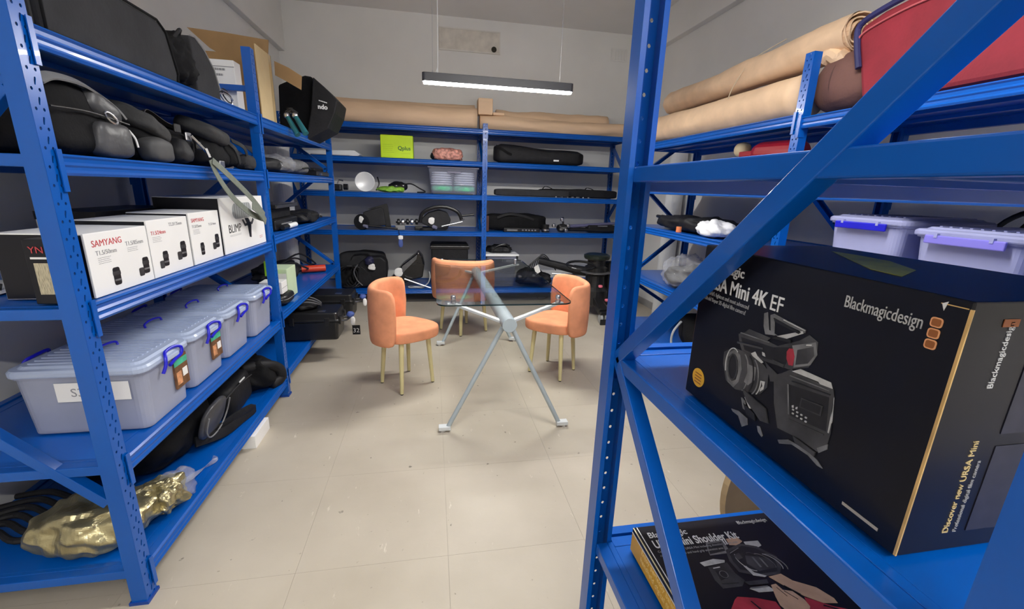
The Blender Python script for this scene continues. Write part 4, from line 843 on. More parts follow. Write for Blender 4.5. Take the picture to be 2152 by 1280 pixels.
part('rod', tube(nb(), [pt(832, 467, y=5.70), pt(884, 465, y=5.70)], .012, 8), BLKP, t); part('leg_block', box(-.46, -.34, 5.66, 5.76, z, z+.06), mat('grey_clamp', (.25, .25, .25), .5), t, bevel=.01)
part('leg_block', box(-.22, -.12, 5.66, 5.76, z, z+.05), BLKP, t, bevel=.01)
t = thing('hanging_tag', 'blue and white tape tag dangling below the middle back shelf', 'tag', tuple(pt(842, 496, y=5.585)))
part('cord', tube(nb(), [pt(838, 484, y=5.585), pt(840, 496, y=5.585)], .004, 6), BLKP, t); part('white_end', soft(pt(842, 499, y=5.585), (.06, .02, .05), 4, .002, 20, 1, 4, flat=False), WHITEB, t); part('blue_end', soft(pt(842, 511, y=5.585), (.05, .02, .10), 3, .006, 20, 2, 6, flat=False), mat('blue_tape', (.06,)*3), t, smooth=True)
t = thing('long_gear_bag', 'long black bag at left of the middle right back shelf', 'bag', (1.05, 5.90, z)); part('body', soft((1.10, 5.90, z+.11), (.86, .22, .22), 4, .03, 5, 131, 20), BLACKF, t, smooth=True); part('carry_strap', ribbon(nb(), spline([(.85, 5.78, z+.17), (1.0, 5.76, z+.22), (1.2, 5.77, z+.20), (1.35, 5.78, z+.15)]), .03, (0, 0, 1)), BLACKN, t)
t = thing('wireless_receiver', 'slim black rack receiver with silver buttons lying on the middle right back shelf', 'receiver', (1.20, 5.68, z)); part('body', box(.92, 1.40, 5.63, 5.74, z, z+.05), BLKP, t, bevel=.005)
part('display', box(.96, 1.10, 5.628, 5.63, z+.014, z+.034), GREYL, t)
for k in range(5): part('button', box(1.16+.042*k, 1.182+.042*k, 5.624, 5.63, z+.018, z+.034), SILV, t)
t = thing('camera_lens', 'short black lens standing beside the slim receiver', 'lens', (1.49, 5.68, z)); part('barrel', lathe(nb(), [(.001, 0), (.05, 0), (.052, .05), (.045, .055), (.05, .10), (.001, .105)], (1.49, 5.68, z), n=20), BLKP, t); part('ring', lathe(nb(), [(.053, .02), (.055, .022), (.055, .04), (.053, .042)], (1.49, 5.68, z), n=20), SILV, t)
t = thing('tripod', 'folded black tripod with chrome knobs at right on the middle back shelf', 'tripod', (2.1, 5.72, z))
for k in range(3): part('leg', tube(nb(), [(1.80, 5.72+.05*k, z+.04+.03*(k == 1)), (2.52, 5.70+.05*k, z+.03+.10*(k == 1))], [.025, .018], 10), (BLKP, mat('violet_grey_tube', (.12, .12, .22), .3), BLKP)[k], t)
part('head', soft((1.74, 5.72, z+.05), (.16, .14, .10), 2.6, .02, 12, 14, 8), BLKP, t, smooth=True)
for p_ in ((1.71, .17), (1.77, .03), (1.60, .09), (1.80, .09)): part('knob', soft((p_[0], 5.66, z+p_[1]), (.045, .04, .045), 2.4, .008, 30, 3, 5, flat=False), SILV, t, smooth=True)
part('centre_column', tube(nb(), [(1.74, 5.70, z+.08), (1.73, 5.70, z+.20)], .012), BLKP, t); part('logo_strip', box(2.22, 2.36, 5.665, 5.668, z+.085, z+.10), SILV, t); part('leg_shroud', box(2.1, 2.50, 5.70, 5.84, z, z+.10), BLACKN, t, bevel=.02)
t = thing('red_spine_book', 'dark red spined folder standing beside the middle post on the back shelf', 'folder', (.70, 5.75, z)); part('cover', box(.685, .725, 5.66, 5.86, z, z+.20), mat('dark_maroon', (.05, .012, .01), .6), t, bevel=.003); part('pages', box(.69, .72, 5.858, 5.862, z+.005, z+.19), WHITEB, t)
# level 1
z = ZB[0]
t = thing('gear_bag', 'large dark grey equipment bag at left on the lowest back shelf', 'bag', (-.92, 5.90, z)); part('body', soft((-.92, 6.06, z+.21), (.60, .30, .42), 5, .02, 5, 141, 16), GREYF, t, smooth=True); part('handle', ribbon(nb(), spline([(-1.05, 5.90, z+.33), (-1.0, 5.88, z+.41), (-.85, 5.88, z+.42), (-.78, 5.90, z+.34)]), .035, (0, 1, 0)), BLACKN, t)
t = thing('gear_bag', 'black cubic equipment bag with white tag before the larger grey bag', 'bag', (-.75, 5.70, z)); part('body', slab([(752, 556), (770, 541), (800, 540), (812, 549), (812, 598), (760, 604), (750, 590)], 5.68, .18), BLACKN, t, bevel=.02)
part('knob', soft(pt(776, 548, y=5.66), (.10, .08, .09), 2.4, .02, 16, 2, 8, flat=False), mat('blue_black_rubber', (.02, .02, .06), .5), t, smooth=True); part('white_tag', soft(pt(782, 561, y=5.64), (.08, .02, .07), 2.6, .014, 22, 4, 6, flat=False), WHITEB, t, smooth=True)
part('cord', tube(nb(), spline([pt(752, 556, y=5.63), pt(744, 570, y=5.62), pt(750, 588, y=5.62), pt(762, 600, y=5.62)]), .008, 6), mat('grey_rubber', (.1,)*3), t)
t = thing('cable_coils', 'coils of black cable at the left end of the lowest back shelf', 'cables', (-1.05, 5.70, z))
for k in range(6):
    c = V3(-1.08+.04*k, 5.68+.012*k, z+.15); part('coil', tube(nb(), [c+V3(.13*math.cos(a), .03*math.sin(a*2+k), .14*math.sin(a)) for a in [i*PI/9 for i in range(18)]], .011, 6, closed=True), (BLACKN, BLKP)[k % 2], t)
part('pile', soft((-1.12, 5.78, z+.12), (.20, .2, .24), 2.6, .04, 9, 143, 12), BLACKF, t, smooth=True)
t = thing('rolled_softbox', 'shiny black folded softbox slanting up behind the left chair', 'softbox', (-.33, 5.72, z))
part('cloth', slab([(815, 592), (846, 556), (872, 537), (879, 529), (888, 540), (892, 556), (888, 584), (868, 588), (846, 598), (822, 602)], 5.70, .22), BLKG, t, bevel=.02)
part('painted_highlight', slab([(845, 560), (877, 535), (875, 545), (850, 570), (842, 578)], 5.685, .012), mat('highlight_grey', (.10, .10, .105), .2, bump=.4, bscale=20, var=.5), t); part('white_tag', soft(pt(838, 572, y=5.64), (.10, .02, .10), 2.6, .014, 22, 4, 6, flat=False), WHITEB, t, smooth=True)  # highlight on the black cloth painted as a lighter grey patch
part('stand_tube', tube(nb(), [pt(850, 586, y=5.62), pt(905, 605, y=5.62)], .010, 8), SILV, t)
t = thing('white_cable', 'coiled pale cable at the front edge of the lowest back shelf', 'cable', (-.20, 5.66, z)); part('coil', tube(nb(), [V3(-.22+.10*math.cos(a), 5.67+.04*math.sin(a), z+.012+.004*math.sin(3*a)) for a in [i*PI/8 for i in range(16)]], .008, 6, closed=True), mat('pale_grey_rubber', (.42, .44, .45), .5), t); part('end', tube(nb(), spline([(-.14, 5.66, z+.012), (-.07, 5.68, z+.06), (-.04, 5.70, z+.14), (-.05, 5.75, z+.20)]), .008, 6), mat('pale_grey_rubber', (.42,)*3), t)
t = thing('flight_case', 'black box standing high behind the far chair on the lowest back shelf', 'case', (.22, 5.95, z)); part('body', box(-.02, .47, 5.82, 6.12, z, z+.56), BLACKN, t, bevel=.015); part('lid', box(-.035, .485, 5.805, 6.135, z+.49, z+.535), BLKP, t, bevel=.008)
t = thing('clear_bin', 'clear grey bin with white rim on the lowest back shelf right of the middle post', 'storage bin', (.93, 5.85, z)); tub(.70, 1.12, 5.68, 6.05, z, .42, CLEARP, t); part('lid', box(.68, 1.14, 5.66, 6.07, z+.421, z+.45), WHITE, t, bevel=.008); part('latch', box(1.10, 1.125, 5.64, 5.665, z+.36, z+.43), BLKP, t, bevel=.004)
t = thing('cable_coils', 'thin black wires bundled on top of the clear grey bin', 'cables', (.92, 5.82, z+.452)); part('bundle', soft((.90, 5.84, z+.50), (.32, .20, .095), 2.6, .04, 16, 151, 12), BLACKN, t, smooth=True)
for k in range(3): part('wire', tube(nb(), spline([(.78, 5.74, z+.47), (.85, 5.73, z+.55), (.98, 5.73, z+.56+.01*k), (1.03, 5.75, z+.47)]), .005, 6), BLKP, t)
t = thing('gear_heap', 'heap of black cables and brackets on the lowest shelf right of the clear bin', 'camera gear', (1.40, 5.75, z))
part('pile', soft((1.38, 5.80, z+.11), (.46, .32, .22), 2.4, .07, 8, 152, 18), BLACKN, t, smooth=True); part('white_tag', slab([(1122, 562), (1131, 556), (1136, 571), (1127, 577)], 5.58, .006), WHITEB, t)
for k in range(5): part('cable', tube(nb(), spline([pt(1100+6*k, 590-3*k, y=5.62), pt(1112+5*k, 558-4*k, y=5.62), pt(1135+3*k, 545-2*k, y=5.62), pt(1160+2*k, 548+5*k, y=5.62)]), .007, 6), BLKP, t)
for px in ((1093, 581), (1122, 579), (1150, 592)): part('glint', soft(pt(*px, y=5.60), (.05, .03, .03), 3, .006, 20, 4, 4, flat=False), SILV, t, smooth=True)
t = thing('boom_pole', 'thick black boom arm lying from the cable heap towards the dolly', 'boom arm', (1.75, 5.62, z+.2)); part('tube', tube(nb(), [pt(1132, 548, y=5.58), pt(1165, 556, y=5.52), pt(1208, 567, y=5.42), pt(1240, 572, y=5.35)], [.045, .05, .055, .05], 12), BLACKN, t); part('knurl', tube(nb(), [pt(1205, 566, y=5.41), pt(1235, 571, y=5.36)], .062, 14), BLKP, t)
part('silver_rail', tube(nb(), [pt(1160, 575, y=5.56), pt(1200, 577, y=5.50), pt(1240, 579, y=5.40)], .012, 8), SILV, t)
# camera pedestal with wheels, right of the table
cx, cy = 1.99, 5.02
t = thing('camera_pedestal', 'black camera pedestal on caster wheels with pink knobs beside the right post', 'pedestal', (cx, cy, 0))
part('column', lathe(nb(), [(.001, .14), (.17, .14), (.17, .32), (.13, .36), (.12, .50), (.14, .52), (.14, .60), (.11, .62), (.11, .70), (.001, .70)], (cx, cy, 0), n=28), BLKP, t)
part('top_ring', lathe(nb(), [(.05, .70), (.15, .70), (.16, .72), (.16, .745), (.13, .76), (.05, .755)], (cx, cy, 0), n=28), mat('dark_green_black', (.012, .018, .014), .3), t)
part('flange', lathe(nb(), [(.12, .53), (.19, .535), (.19, .545), (.12, .55)], (cx, cy, 0), n=28), mat('grey_metal_edge', (.20, .20, .21), .35, metal=.6), t)
part('steering_ring', tube(nb(), [V3(cx-.24+.17*math.cos(a), cy-.10+.12*math.sin(a), .635+.03*math.sin(a)) for a in [i*PI/9 for i in range(18)]], .015, 8, closed=True), BLKP, t)
for k in range(3):
    a = -PI/2-.08+k*2*PI/3; d = V3(math.cos(a), math.sin(a), 0); c = V3(cx, cy, 0)+d*.43
    lg = part('leg', bar(nb(), V3(cx, cy, .22)+d*.1, c+V3(0, 0, .14), .11, .08), BLKP, t, bevel=.01)
    part('wheel_fork', box(c.x-.05, c.x+.05, c.y-.04, c.y+.04, .11, .15), BLKP, t, bevel=.008)
    for q in (-.028, .028):
        w_ = V3(c.x+q, c.y, .062); part('wheel', lathe(nb(), [(.001, -.014), (.052, -.014), (.060, -.008), (.060, .008), (.052, .014), (.001, .014)], w_, V3(1, 0, 0), 20), mat('pale_grey_tyre', (.33, .34, .34), .5), t)
    part('wheel_guard', box(c.x-.06, c.x+.06, c.y-.075, c.y-.067, .004, .07), BLKP, t, bevel=.003)
for px in ((1262, 602), (1275, 631), (1175, 597)): part('knob', soft(pt(*px, y=4.80 if px[0] > 1200 else 4.95), (.05, .05, .035), 3, 0, flat=False, cuts=4), PINK, t, smooth=True)
part('second_column', box(cx+.14, cx+.30, cy-.06, cy+.12, .12, .66), BLACKN, t, bevel=.03)
# ------------------------------------------------------------------ right rack
z = 1.953
kraft_roll('kraft paper roll lying on the front edge of the right rack top', (2.17, 4.20, z+.14), (2.12, 2.34, z+.115), .118, seed=11, dents=.01)
kraft_roll('kraft paper roll with open wound end lying on top at the right rack', (2.28, 4.15, 2.33), (2.18, 2.16, 2.335), .10, seed=12, open_end=1, dents=.016)
t = bpy.data.objects['kraft_paper_roll.005']; part('loose_end', tube(nb(), [V3(2.135, 2.30, 2.235)+V3(0, -.14*k/6, .02*math.sin(k)) for k in range(7)], [.04]*7, 10), KRAFT, t, solid=0)
part('twine', tube(nb(), spline([(2.08, 3.0, 2.02), (2.065, 3.0, 2.16), (2.10, 2.98, 2.28), (2.16, 2.93, 2.40), (2.22, 2.72, 2.47)]), .003, 5), mat('pale_twine', (.6, .5, .36), .8), t)
t = thing('round_cushion', 'round mauve brown cushion beside the rack post on the right rack top', 'cushion', (2.21, 2.17, z)); part('body', soft((2.21, 2.17, z+.15), (.28, .38, .30), 2.3, .008, 5, 161, 14), BROWNF, t, smooth=True); part('seam', tube(nb(), [V3(2.21+.141*math.cos(a), 2.17, z+.15+.15*math.sin(a)) for a in [i*PI/14 for i in range(28)]], .004, 6, closed=True), mat('brown_seam', (.08, .035, .03), .8), t)
t = thing('red_case', 'large red fabric case with navy piping at the right end of the rack top', 'case', (2.3, 1.60, z))
P = [(1.97, z), (2.02, 2.12), (2.06, 2.25), (2.06, 2.32), (1.95, 2.355), (1.78, 2.375), (1.55, 2.37), (1.38, 2.33), (1.30, z+.1), (1.30, z)]
b = nb(); A = [b.verts.new((2.08, y, zz)) for y, zz in P]; B = [b.verts.new((2.52, y, zz)) for y, zz in P]; b.faces.new(A); b.faces.new(B[::-1])
for k in range(len(P)): b.faces.new((A[k], A[(k+1) % len(P)], B[(k+1) % len(P)], B[k]))
part('body', b, REDT, t, bevel=.02); part('piping', tube(nb(), spline([V3(2.075, y, zz+.008) for y, zz in P[1:-1]], 4), .014, 8), NAVY, t)
part('zip', tube(nb(), spline([V3(2.074, y*.985+.02, zz-.045) for y, zz in P[2:-2]], 4), .005, 6), mat('pale_red_zip', (.5, .10, .11), .5), t)
t = thing('black_bag', 'black bag beyond the red case at the right edge of the rack top', 'bag', (2.25, 1.16, z)); part('body', soft((2.28, 1.20, z+.17), (.36, .17, .34), 4, .02, 6, 165, 14), BLACKF, t, smooth=True); part('strap', ribbon(nb(), spline([(2.10, 1.14, z+.30), (2.08, 1.18, z+.20), (2.09, 1.24, z+.1)]), .03, (0, 1, 0)), BLACKN, t)
z = 1.558
t = thing('wooden_mallet', 'beige round-headed tool on a small red box, right rack', 'tool', (2.16, 2.88, z)); part('head', soft((2.16, 2.89, z+.26), (.09, .13, .10), 2.2, 0, flat=False, cuts=8), BEIGE, t, smooth=True); part('handle', tube(nb(), [(2.16, 2.89, z), (2.16, 2.89, z+.22)], .018, 10), BEIGE, t)
t = thing('red_box', 'small red plastic box beside the beige round-headed tool', 'box', (2.14, 2.77, z)); part('box', box(2.10, 2.22, 2.70, 2.83, z, z+.235), mat('bright_red_plastic', (.5, .015, .01), .4), t, bevel=.006); part('lid', box(2.095, 2.225, 2.695, 2.835, z+.205, z+.238), REDP, t, bevel=.004)
t = thing('metal_cylinder', 'dark red rounded cylinder lying on a low crate on the right rack', 'cylinder', (2.2, 2.48, z)); part('tank', tube(nb(), [(2.14, 2.72, z+.215), (2.14, 2.70, z+.22), (2.14, 2.66, z+.22), (2.14, 2.36, z+.21), (2.14, 2.33, z+.21)], [.03, .058, .070, .070, .05], 20), REDP, t)
t = thing('small_crate', 'low dark red crate carrying the dark red cylinder on the right rack', 'crate', (2.16, 2.52, z)); part('crate', box(2.08, 2.24, 2.36, 2.68, z, z+.149), REDP, t, bevel=.01); part('grip', box(2.07, 2.08, 2.42, 2.62, z+.05, z+.08), BLKP, t)
z = 1.193
t = thing('gear_heap', 'black cables and straps at the far left of the right rack shelf', 'camera gear', (2.22, 3.5, z)); part('pile', soft((2.26, 3.45, z+.06), (.40, 1.0, .12), 2.8, .05, 8, 171, 18), BLACKN, t, smooth=True)
for k in range(3): part('rod', tube(nb(), [(2.12+.05*k, 3.9, z+.10), (2.10+.06*k, 2.95, z+.09-.02*k)], .014, 8), BLKP, t)
solo('orange_cap', 'small orange cap at the shelf edge beside the white cloth', 'cap', cyl(nb(), (2.035, 3.36, z), (2.035, 3.36, z+.045), .022, n=14), mat('orange_plastic', (.75, .22, .08), .4), (2.035, 3.36, z))
solo('white_cloth', 'crumpled white cloth bundle on the right rack shelf edge', 'cloth', soft((2.12, 3.02, z+.055), (.20, .30, .115), 2.5, .035, 13, 173, 16), CLOTHW, (2.12, 3.02, z), smooth=True)
zz = 1.168
bin_box('milky violet storage bin with a deep blue latch, left one on the right rack', 2.03, 2.58, 1.58, 1.98, zz, .27, clip='y', handle=False, P1=VIOP, P2=VIOP, group='violet-tinted bins on the right rack', clipm=CLIP)
bin_box('milky violet storage bin with a pale blue latch, right one on the right rack', 2.00, 2.56, 1.12, 1.535, zz, .245, clip='y', handle=False, P1=VIOP, P2=VIOP, group='violet-tinted bins on the right rack', clipm=mat('pale_blue_clip', (.25, .22, .75), .3))
t = thing('cable_heap', 'dark cables behind the violet bins at the right edge', 'cables', (2.62, 1.35, zz))
for k in range(4): part('cable', tube(nb(), spline([(2.64, 1.75-.1*k, zz+.02), (2.62, 1.6-.1*k, zz+.26+.02*k), (2.62, 1.45-.1*k, zz+.29+.02*k), (2.64, 1.25-.05*k, zz+.06)]), .012, 8), BLKP, t)
z = .703
t = thing('wrapped_gear', 'black gear in crumpled clear plastic on the lower right rack shelf', 'bundle', (2.2, 3.40, z)); part('gear', soft((2.22, 3.38, z+.09), (.34, .46, .18), 2.6, .04, 9, 181, 14), BLACKN, t, smooth=True); part('plastic_wrap', soft((2.18, 3.38, z+.14), (.34, .44, .26), 2.4, .05, 12, 182, 16), FILM, t, smooth=True)
z = .173
t = thing('duffel_bag', 'black duffel bag on the bottom shelf of the right rack', 'bag', (2.35, 3.15, z)); part('body', soft((2.38, 3.10, z+.16), (.48, .70, .32), 3.4, .025, 6, 185, 16), BLACKF, t, smooth=True); part('strap', tube(nb(), spline([(2.14, 3.30, z+.25), (2.06, 3.28, z+.16), (2.05, 3.26, z+.05), (2.08, 3.16, z+.015)]), .010, 6), mat('pale_grey_rubber', (.42,)*3), t)
# ------------------------------------------------------------------ nearest rack: printed camera boxes
FX = .508; Zs = 1.112
t = thing('camera_box', 'large glossy black camera box with white lettering standing on the nearest right shelf', 'box', (.64, .53, Zs))
part('carton', box(FX, FX+.27, .313, .738, Zs, Zs+.298), NIGHT, t, bevel=.002)
FM = plane_m((FX-.0004, .732, Zs), (0, -1, 0), UP)
def F(u, v): return FM @ Matrix.Translation((u, v, 0))
lettering('Blackmagic', .0235, F(.004, .256), INKW, t, bold=.0003)
lettering('URSA Mini 4K', .0345, F(.004, .222), INKW, t, bold=.0005, sx=.80); lettering('EF', .0345, F(.172, .222), INKW, t, sx=.80)
lettering("The world's lightest and most advanced", .0105, F(.004, .209), INKG, t, sx=.75); lettering('handheld Super 35 digital film camera!', .0105, F(.004, .198), INKG, t, sx=.75)
lettering('Blackmagicdesign', .0215, F(.290, .2585), mat('pale_grey_print', (.5, .5, .5), .5), t, sx=.615)
for k in range(3):
    o = part('logo_square', prism(nb(), rounded(.0115, .0105, .003, 3), F(.393, .2695-.0118*k), .0006), mat('logo_orange', (.85, .40, .18), .5), t)
    part('logo_core', prism(nb(), rounded(.0085, .0075, .002, 3), F(.393, .2695-.0118*k), .0010), mat('logo_brown', (.32, .10, .02), .5), o)
b = nb(); prism(b, [(.0185*math.cos(a), .0185*math.sin(a)) for a in [k*PI/14 for k in range(28)]], F(.031, .043), .0006); o = part('round_seal', b, AMBER, t, label='amber round seal')
for k in range(4): part('seal_line', prism(nb(), [(-.010, .009-.006*k), (.010, .009-.006*k), (.010, .007-.006*k), (-.010, .007-.006*k)], F(.031, .043), .0010), mat('logo_brown', (.3,)*3), o)
# photograph of the camera, flat print on the face
CAMERA = [('grey',[(0.135, 0.174), (0.14, 0.179), (0.187, 0.18), (0.181, 0.173), (0.134, 0.169)]),
('grey',[(0.118, 0.163), (0.135, 0.173), (0.203, 0.173), (0.238, 0.194), (0.252, 0.207), (0.267, 0.202), (0.269, 0.187), (0.261, 0.163), (0.23, 0.147), (0.178, 0.14), (0.134, 0.137), (0.124, 0.149)]),
('dark',[(0.125, 0.160), (0.195, 0.168), (0.228, 0.180), (0.224, 0.152), (0.18, 0.145), (0.138, 0.142)]),
('mid',[(0.165, 0.213), (0.172, 0.217), (0.181, 0.191), (0.199, 0.188), (0.175, 0.182), (0.169, 0.193)]),
('mid',[(0.178, 0.214), (0.185, 0.218), (0.245, 0.212), (0.244, 0.207), (0.188, 0.21), (0.193, 0.186), (0.186, 0.185)]),
('light',[(0.198, 0.187), (0.24, 0.209), (0.242, 0.206), (0.21, 0.185)]),
('mid',[(0.228, 0.183), (0.264, 0.201), (0.27, 0.185), (0.263, 0.167), (0.238, 0.153), (0.235, 0.171)]),
('grey',[(0.238, 0.180), (0.262, 0.194), (0.266, 0.182), (0.259, 0.168), (0.240, 0.158)]),
('red',[(0.221, 0.171), (0.224, 0.177), (0.231, 0.179), (0.236, 0.169), (0.236, 0.155), (0.229, 0.153), (0.223, 0.161)]),
('grey',[(0.091, 0.12), (0.111, 0.136), (0.137, 0.139), (0.175, 0.138), (0.196, 0.129), (0.199, 0.103), (0.188, 0.086), (0.133, 0.068), (0.108, 0.073), (0.094, 0.098)]),
('mid',[(0.101, 0.121), (0.116, 0.134), (0.131, 0.13), (0.14, 0.108), (0.138, 0.084), (0.128, 0.069), (0.113, 0.072), (0.102, 0.091)]),
('dark',[(0.104, 0.116), (0.116, 0.127), (0.128, 0.119), (0.133, 0.101), (0.131, 0.085), (0.122, 0.078), (0.111, 0.085), (0.105, 0.099)]),
('mid',[(0.150, 0.122), (0.17, 0.124), (0.172, 0.103), (0.160, 0.088), (0.150, 0.090), (0.154, 0.108)]),
('light',[(0.154, 0.142), (0.162, 0.148), (0.168, 0.143), (0.182, 0.138), (0.179, 0.135), (0.158, 0.139)]),
('light',[(0.176, 0.153), (0.181, 0.153), (0.184, 0.148), (0.178, 0.148)]),
('light',[(0.186, 0.108), (0.193, 0.11), (0.193, 0.097), (0.187, 0.09), (0.186, 0.094), (0.19, 0.101)]),
('grey',[(0.186, 0.14), (0.214, 0.131), (0.236, 0.15), (0.244, 0.145), (0.223, 0.124), (0.203, 0.115)]),
('grey',[(0.207, 0.128), (0.237, 0.147), (0.303, 0.151), (0.307, 0.141), (0.314, 0.093), (0.313, 0.069), (0.302, 0.058), (0.272, 0.059), (0.233, 0.053), (0.218, 0.086)]),
('dark',[(0.234, 0.126), (0.301, 0.138), (0.308, 0.092), (0.25, 0.083)]),
('light',[(0.237, 0.147), (0.25, 0.156), (0.298, 0.158), (0.302, 0.151), (0.284, 0.149), (0.281, 0.151)]),
('light',[(0.309, 0.114), (0.309, 0.129), (0.307, 0.141), (0.312, 0.11), (0.312, 0.092), (0.31, 0.092)]),
('light',[(0.249, 0.099), (0.252, 0.101), (0.253, 0.097), (0.25, 0.096)]), ('light',[(0.256, 0.1), (0.259, 0.102), (0.259, 0.098), (0.256, 0.097)]),
('light',[(0.158, 0.066), (0.165, 0.068), (0.176, 0.054), (0.172, 0.053)]),
('mid',[(0.133, 0.031), (0.15, 0.036), (0.172, 0.034), (0.175, 0.024), (0.164, 0.014), (0.152, 0.028), (0.138, 0.028)]),
('mid',[(0.195, 0.034), (0.2, 0.036), (0.209, 0.025), (0.208, 0.022), (0.199, 0.026)]),
('mid',[(0.238, 0.036), (0.255, 0.047), (0.286, 0.051), (0.305, 0.047), (0.315, 0.041), (0.307, 0.04), (0.291, 0.045), (0.263, 0.044), (0.242, 0.032)]),
('mid',[(0.301, 0.063), (0.314, 0.077), (0.315, 0.07), (0.305, 0.058)])]
def arc(cx, cy, rx, ry, tilt, w_, a0, a1, n=14):
    """a curved stripe of an ellipse, flat print"""
    o, i = [], []; ct, st = math.cos(tilt), math.sin(tilt)
    for k in range(n+1):
        a = math.radians(a0+(a1-a0)*k/n); c_, s_ = math.cos(a), math.sin(a)
        for L_, q in ((o, 0), (i, w_)): x_, y_ = (rx-q)*c_, (ry-q)*s_; L_.append((cx+x_*ct-y_*st, cy+x_*st+y_*ct))
    return o+i[::-1]
CAMERA += [('light', arc(.119, .103, .0195, .034, .12, .0016, 60, 200)), ('mid', arc(.119, .103, .0175, .031, .12, .0022, 200, 400)), ('grey', arc(.119, .103, .013, .024, .12, .003, 0, 359)),
 ('mid', arc(.140, .104, .018, .034, .12, .0020, -70, 70)), ('dark', arc(.152, .105, .018, .033, .12, .0022, -75, 75)), ('mid', arc(.163, .106, .017, .031, .12, .0016, -70, 70)), ('light', arc(.170, .106, .016, .029, .12, .0012, -60, 0)),
 ('dark', [(.186, .212), (.238, .206), (.235, .203), (.190, .207)]), ('light', [(.205, .2155), (.244, .2115), (.244, .2105), (.205, .2140)]), ('grey', [(.120, .150), (.176, .160), (.176, .157), (.120, .147)]),
 ('mid', [(.124, .168), (.186, .1735), (.186, .172), (.124, .1665)]), ('dark', [(.190, .181), (.226, .186), (.224, .190), (.200, .187)]), ('grey', [(.200, .150), (.222, .151), (.222, .146), (.200, .144)]),
 ('mid', [(.236, .1405), (.300, .1475), (.300, .1462), (.236, .139)]), ('dark', [(.241, .134), (.302, .143), (.302, .1415), (.241, .1325)]), ('grey', [(.250, .078), (.306, .087), (.306, .0855), (.250, .0765)]),
 ('mid', [(.235, .126), (.2365, .126), (.248, .084), (.2465, .084)]), ('grey', [(.262, .118), (.296, .123), (.296, .108), (.262, .103)]), ('dark', [(.264, .1165), (.294, .121), (.294, .1095), (.264, .105)]),
 ('grey', [(.150, .078), (.205, .070), (.215, .050), (.200, .046), (.165, .062)]), ('mid', [(.152, .062), (.160, .060), (.168, .046), (.160, .046)]), ('dark', [(.158, .056), (.186, .050), (.190, .040), (.170, .040)]),
 ('grey', [(.262, .058), (.300, .056), (.300, .050), (.268, .050)]), ('light', [(.252, .1935), (.259, .196), (.259, .194), (.252, .1915)])]
CAMERA += [('light', [(.252+.0075*i+.001*j, .0955-.0055*j), (.2545+.0075*i+.001*j, .0955-.0055*j), (.2545+.0075*i+.001*j, .0935-.0055*j), (.252+.0075*i+.001*j, .0935-.0055*j)]) for i in range(4) for j in range(2)]
pic = None
for k, (m_, P) in enumerate(CAMERA):
    o = part('camera_picture' if k == 0 else 'picture_patch', prism(nb(), P, FM, .0003+.00004*k), PH[m_], pic or t)
    if k == 0: pic = o
part('gold_edge', box(FX-.0006, FX+.0012, .3122, .3150, Zs+.002, Zs+.290), AMBERL, t); part('corner_seal', prism(nb(), [(.383, .280), (.388, .283), (.386, .273)], F(.010, .010), .0006), INKW, t)
part('fine_line', prism(nb(), [(.384, .2905), (.408, .2905), (.408, .2895), (.384, .2895)], F(.008, 0), .0005), AMBERL, t); part('web_line', prism(nb(), [(.350, .014), (.396, .014), (.396, .018), (.350, .018)], F(0, 0), .0005), mat('pale_gold_print', (.45, .40, .33), .5), t)
b = nb(); q = [pt(1748, 528, z=Zs+.2985), pt(1800, 536, z=Zs+.2985), pt(1870, 549, z=Zs+.2985), pt(1925, 568, z=Zs+.2985), pt(1895, 581, z=Zs+.2985), pt(1830, 566, z=Zs+.2985)]  # yellow reflection on the glossy box top, painted as a flat patch
V_ = [b.verts.new(p) for p in q]; b.faces.new(V_); part('yellow_reflection', b, mat('yellow_reflection', (.80, .80, .06), .4, var=.3, scale=14), t, solid=.0005, label='yellow reflection painted on the top')
SM = plane_m((FX, .3128, Zs), (1, 0, 0), UP)
part('side_print', prism(nb(), [(.090, .025), (.20, .025), (.20, .135), (.090, .135)], SM, .0006), INKP, t); part('side_print', prism(nb(), [(.090, .150), (.20, .150), (.20, .245), (.090, .245)], SM, .0006), INKP, t)
VM = lambda u, v: SM @ Matrix.Translation((u, v, .0002)) @ Matrix.Rotation(PI/2, 4, 'Z')
lettering('Discover new URSA Mini', .0115, VM(.064, .025), mat('gold_print', (.55, .42, .20), .5), t); lettering('Professional digital film camera', .0075, VM(.076, .025), INKG, t); lettering('Blackmagicdesign', .0105, VM(.056, .205), mat('pale_grey_print', (.5,)*3), t)
part('logo_bar', prism(nb(), [(.042, .272), (.062, .272), (.062, .280), (.042, .280)], SM, .0006), mat('dark_orange_print', (.40, .12, .03), .5), t)
# shoulder kit box lying on the shelf below
z = .528; KX, KY, KZ = .536, .921, .600; Q = 1.071
t = thing('shoulder_kit_box', 'flat black printed box with amber side lying on the lower near shelf', 'box', (.78, .62, z))
part('carton', box(KX, KX+.56, KY-.52, KY, z, KZ), NIGHT, t, bevel=.002); part('amber_side', box(KX-.0006, KX, KY-.518, KY-.003, z+.002, KZ-.014), AMBER, t, label='amber printed side')
part('white_line', box(KX-.0012, KX-.0003, KY-.518, KY-.003, KZ-.014, KZ-.011), INKW, t); part('white_line', box(KX+.010, KX+.0125, KY-.50, KY-.002, KZ, KZ+.0004), INKW, t); part('white_line', box(KX-.0005, KX+.003, KY-.50, KY-.002, KZ, KZ+.0004), mat('cream_print', (.7, .6, .35), .5), t)
KM = lambda u, v: plane_m((KX+u*Q, KY+v*Q, KZ+.0003), (1, 0, 0), (0, 1, 0))
lettering('Blackmagic', .026, KM(.026, -.040), INKW, t, bold=.0003); lettering('URSA Mini Shoulder Kit', .036, KM(.026, -.072), INKW, t, bold=.0006, sx=.70)
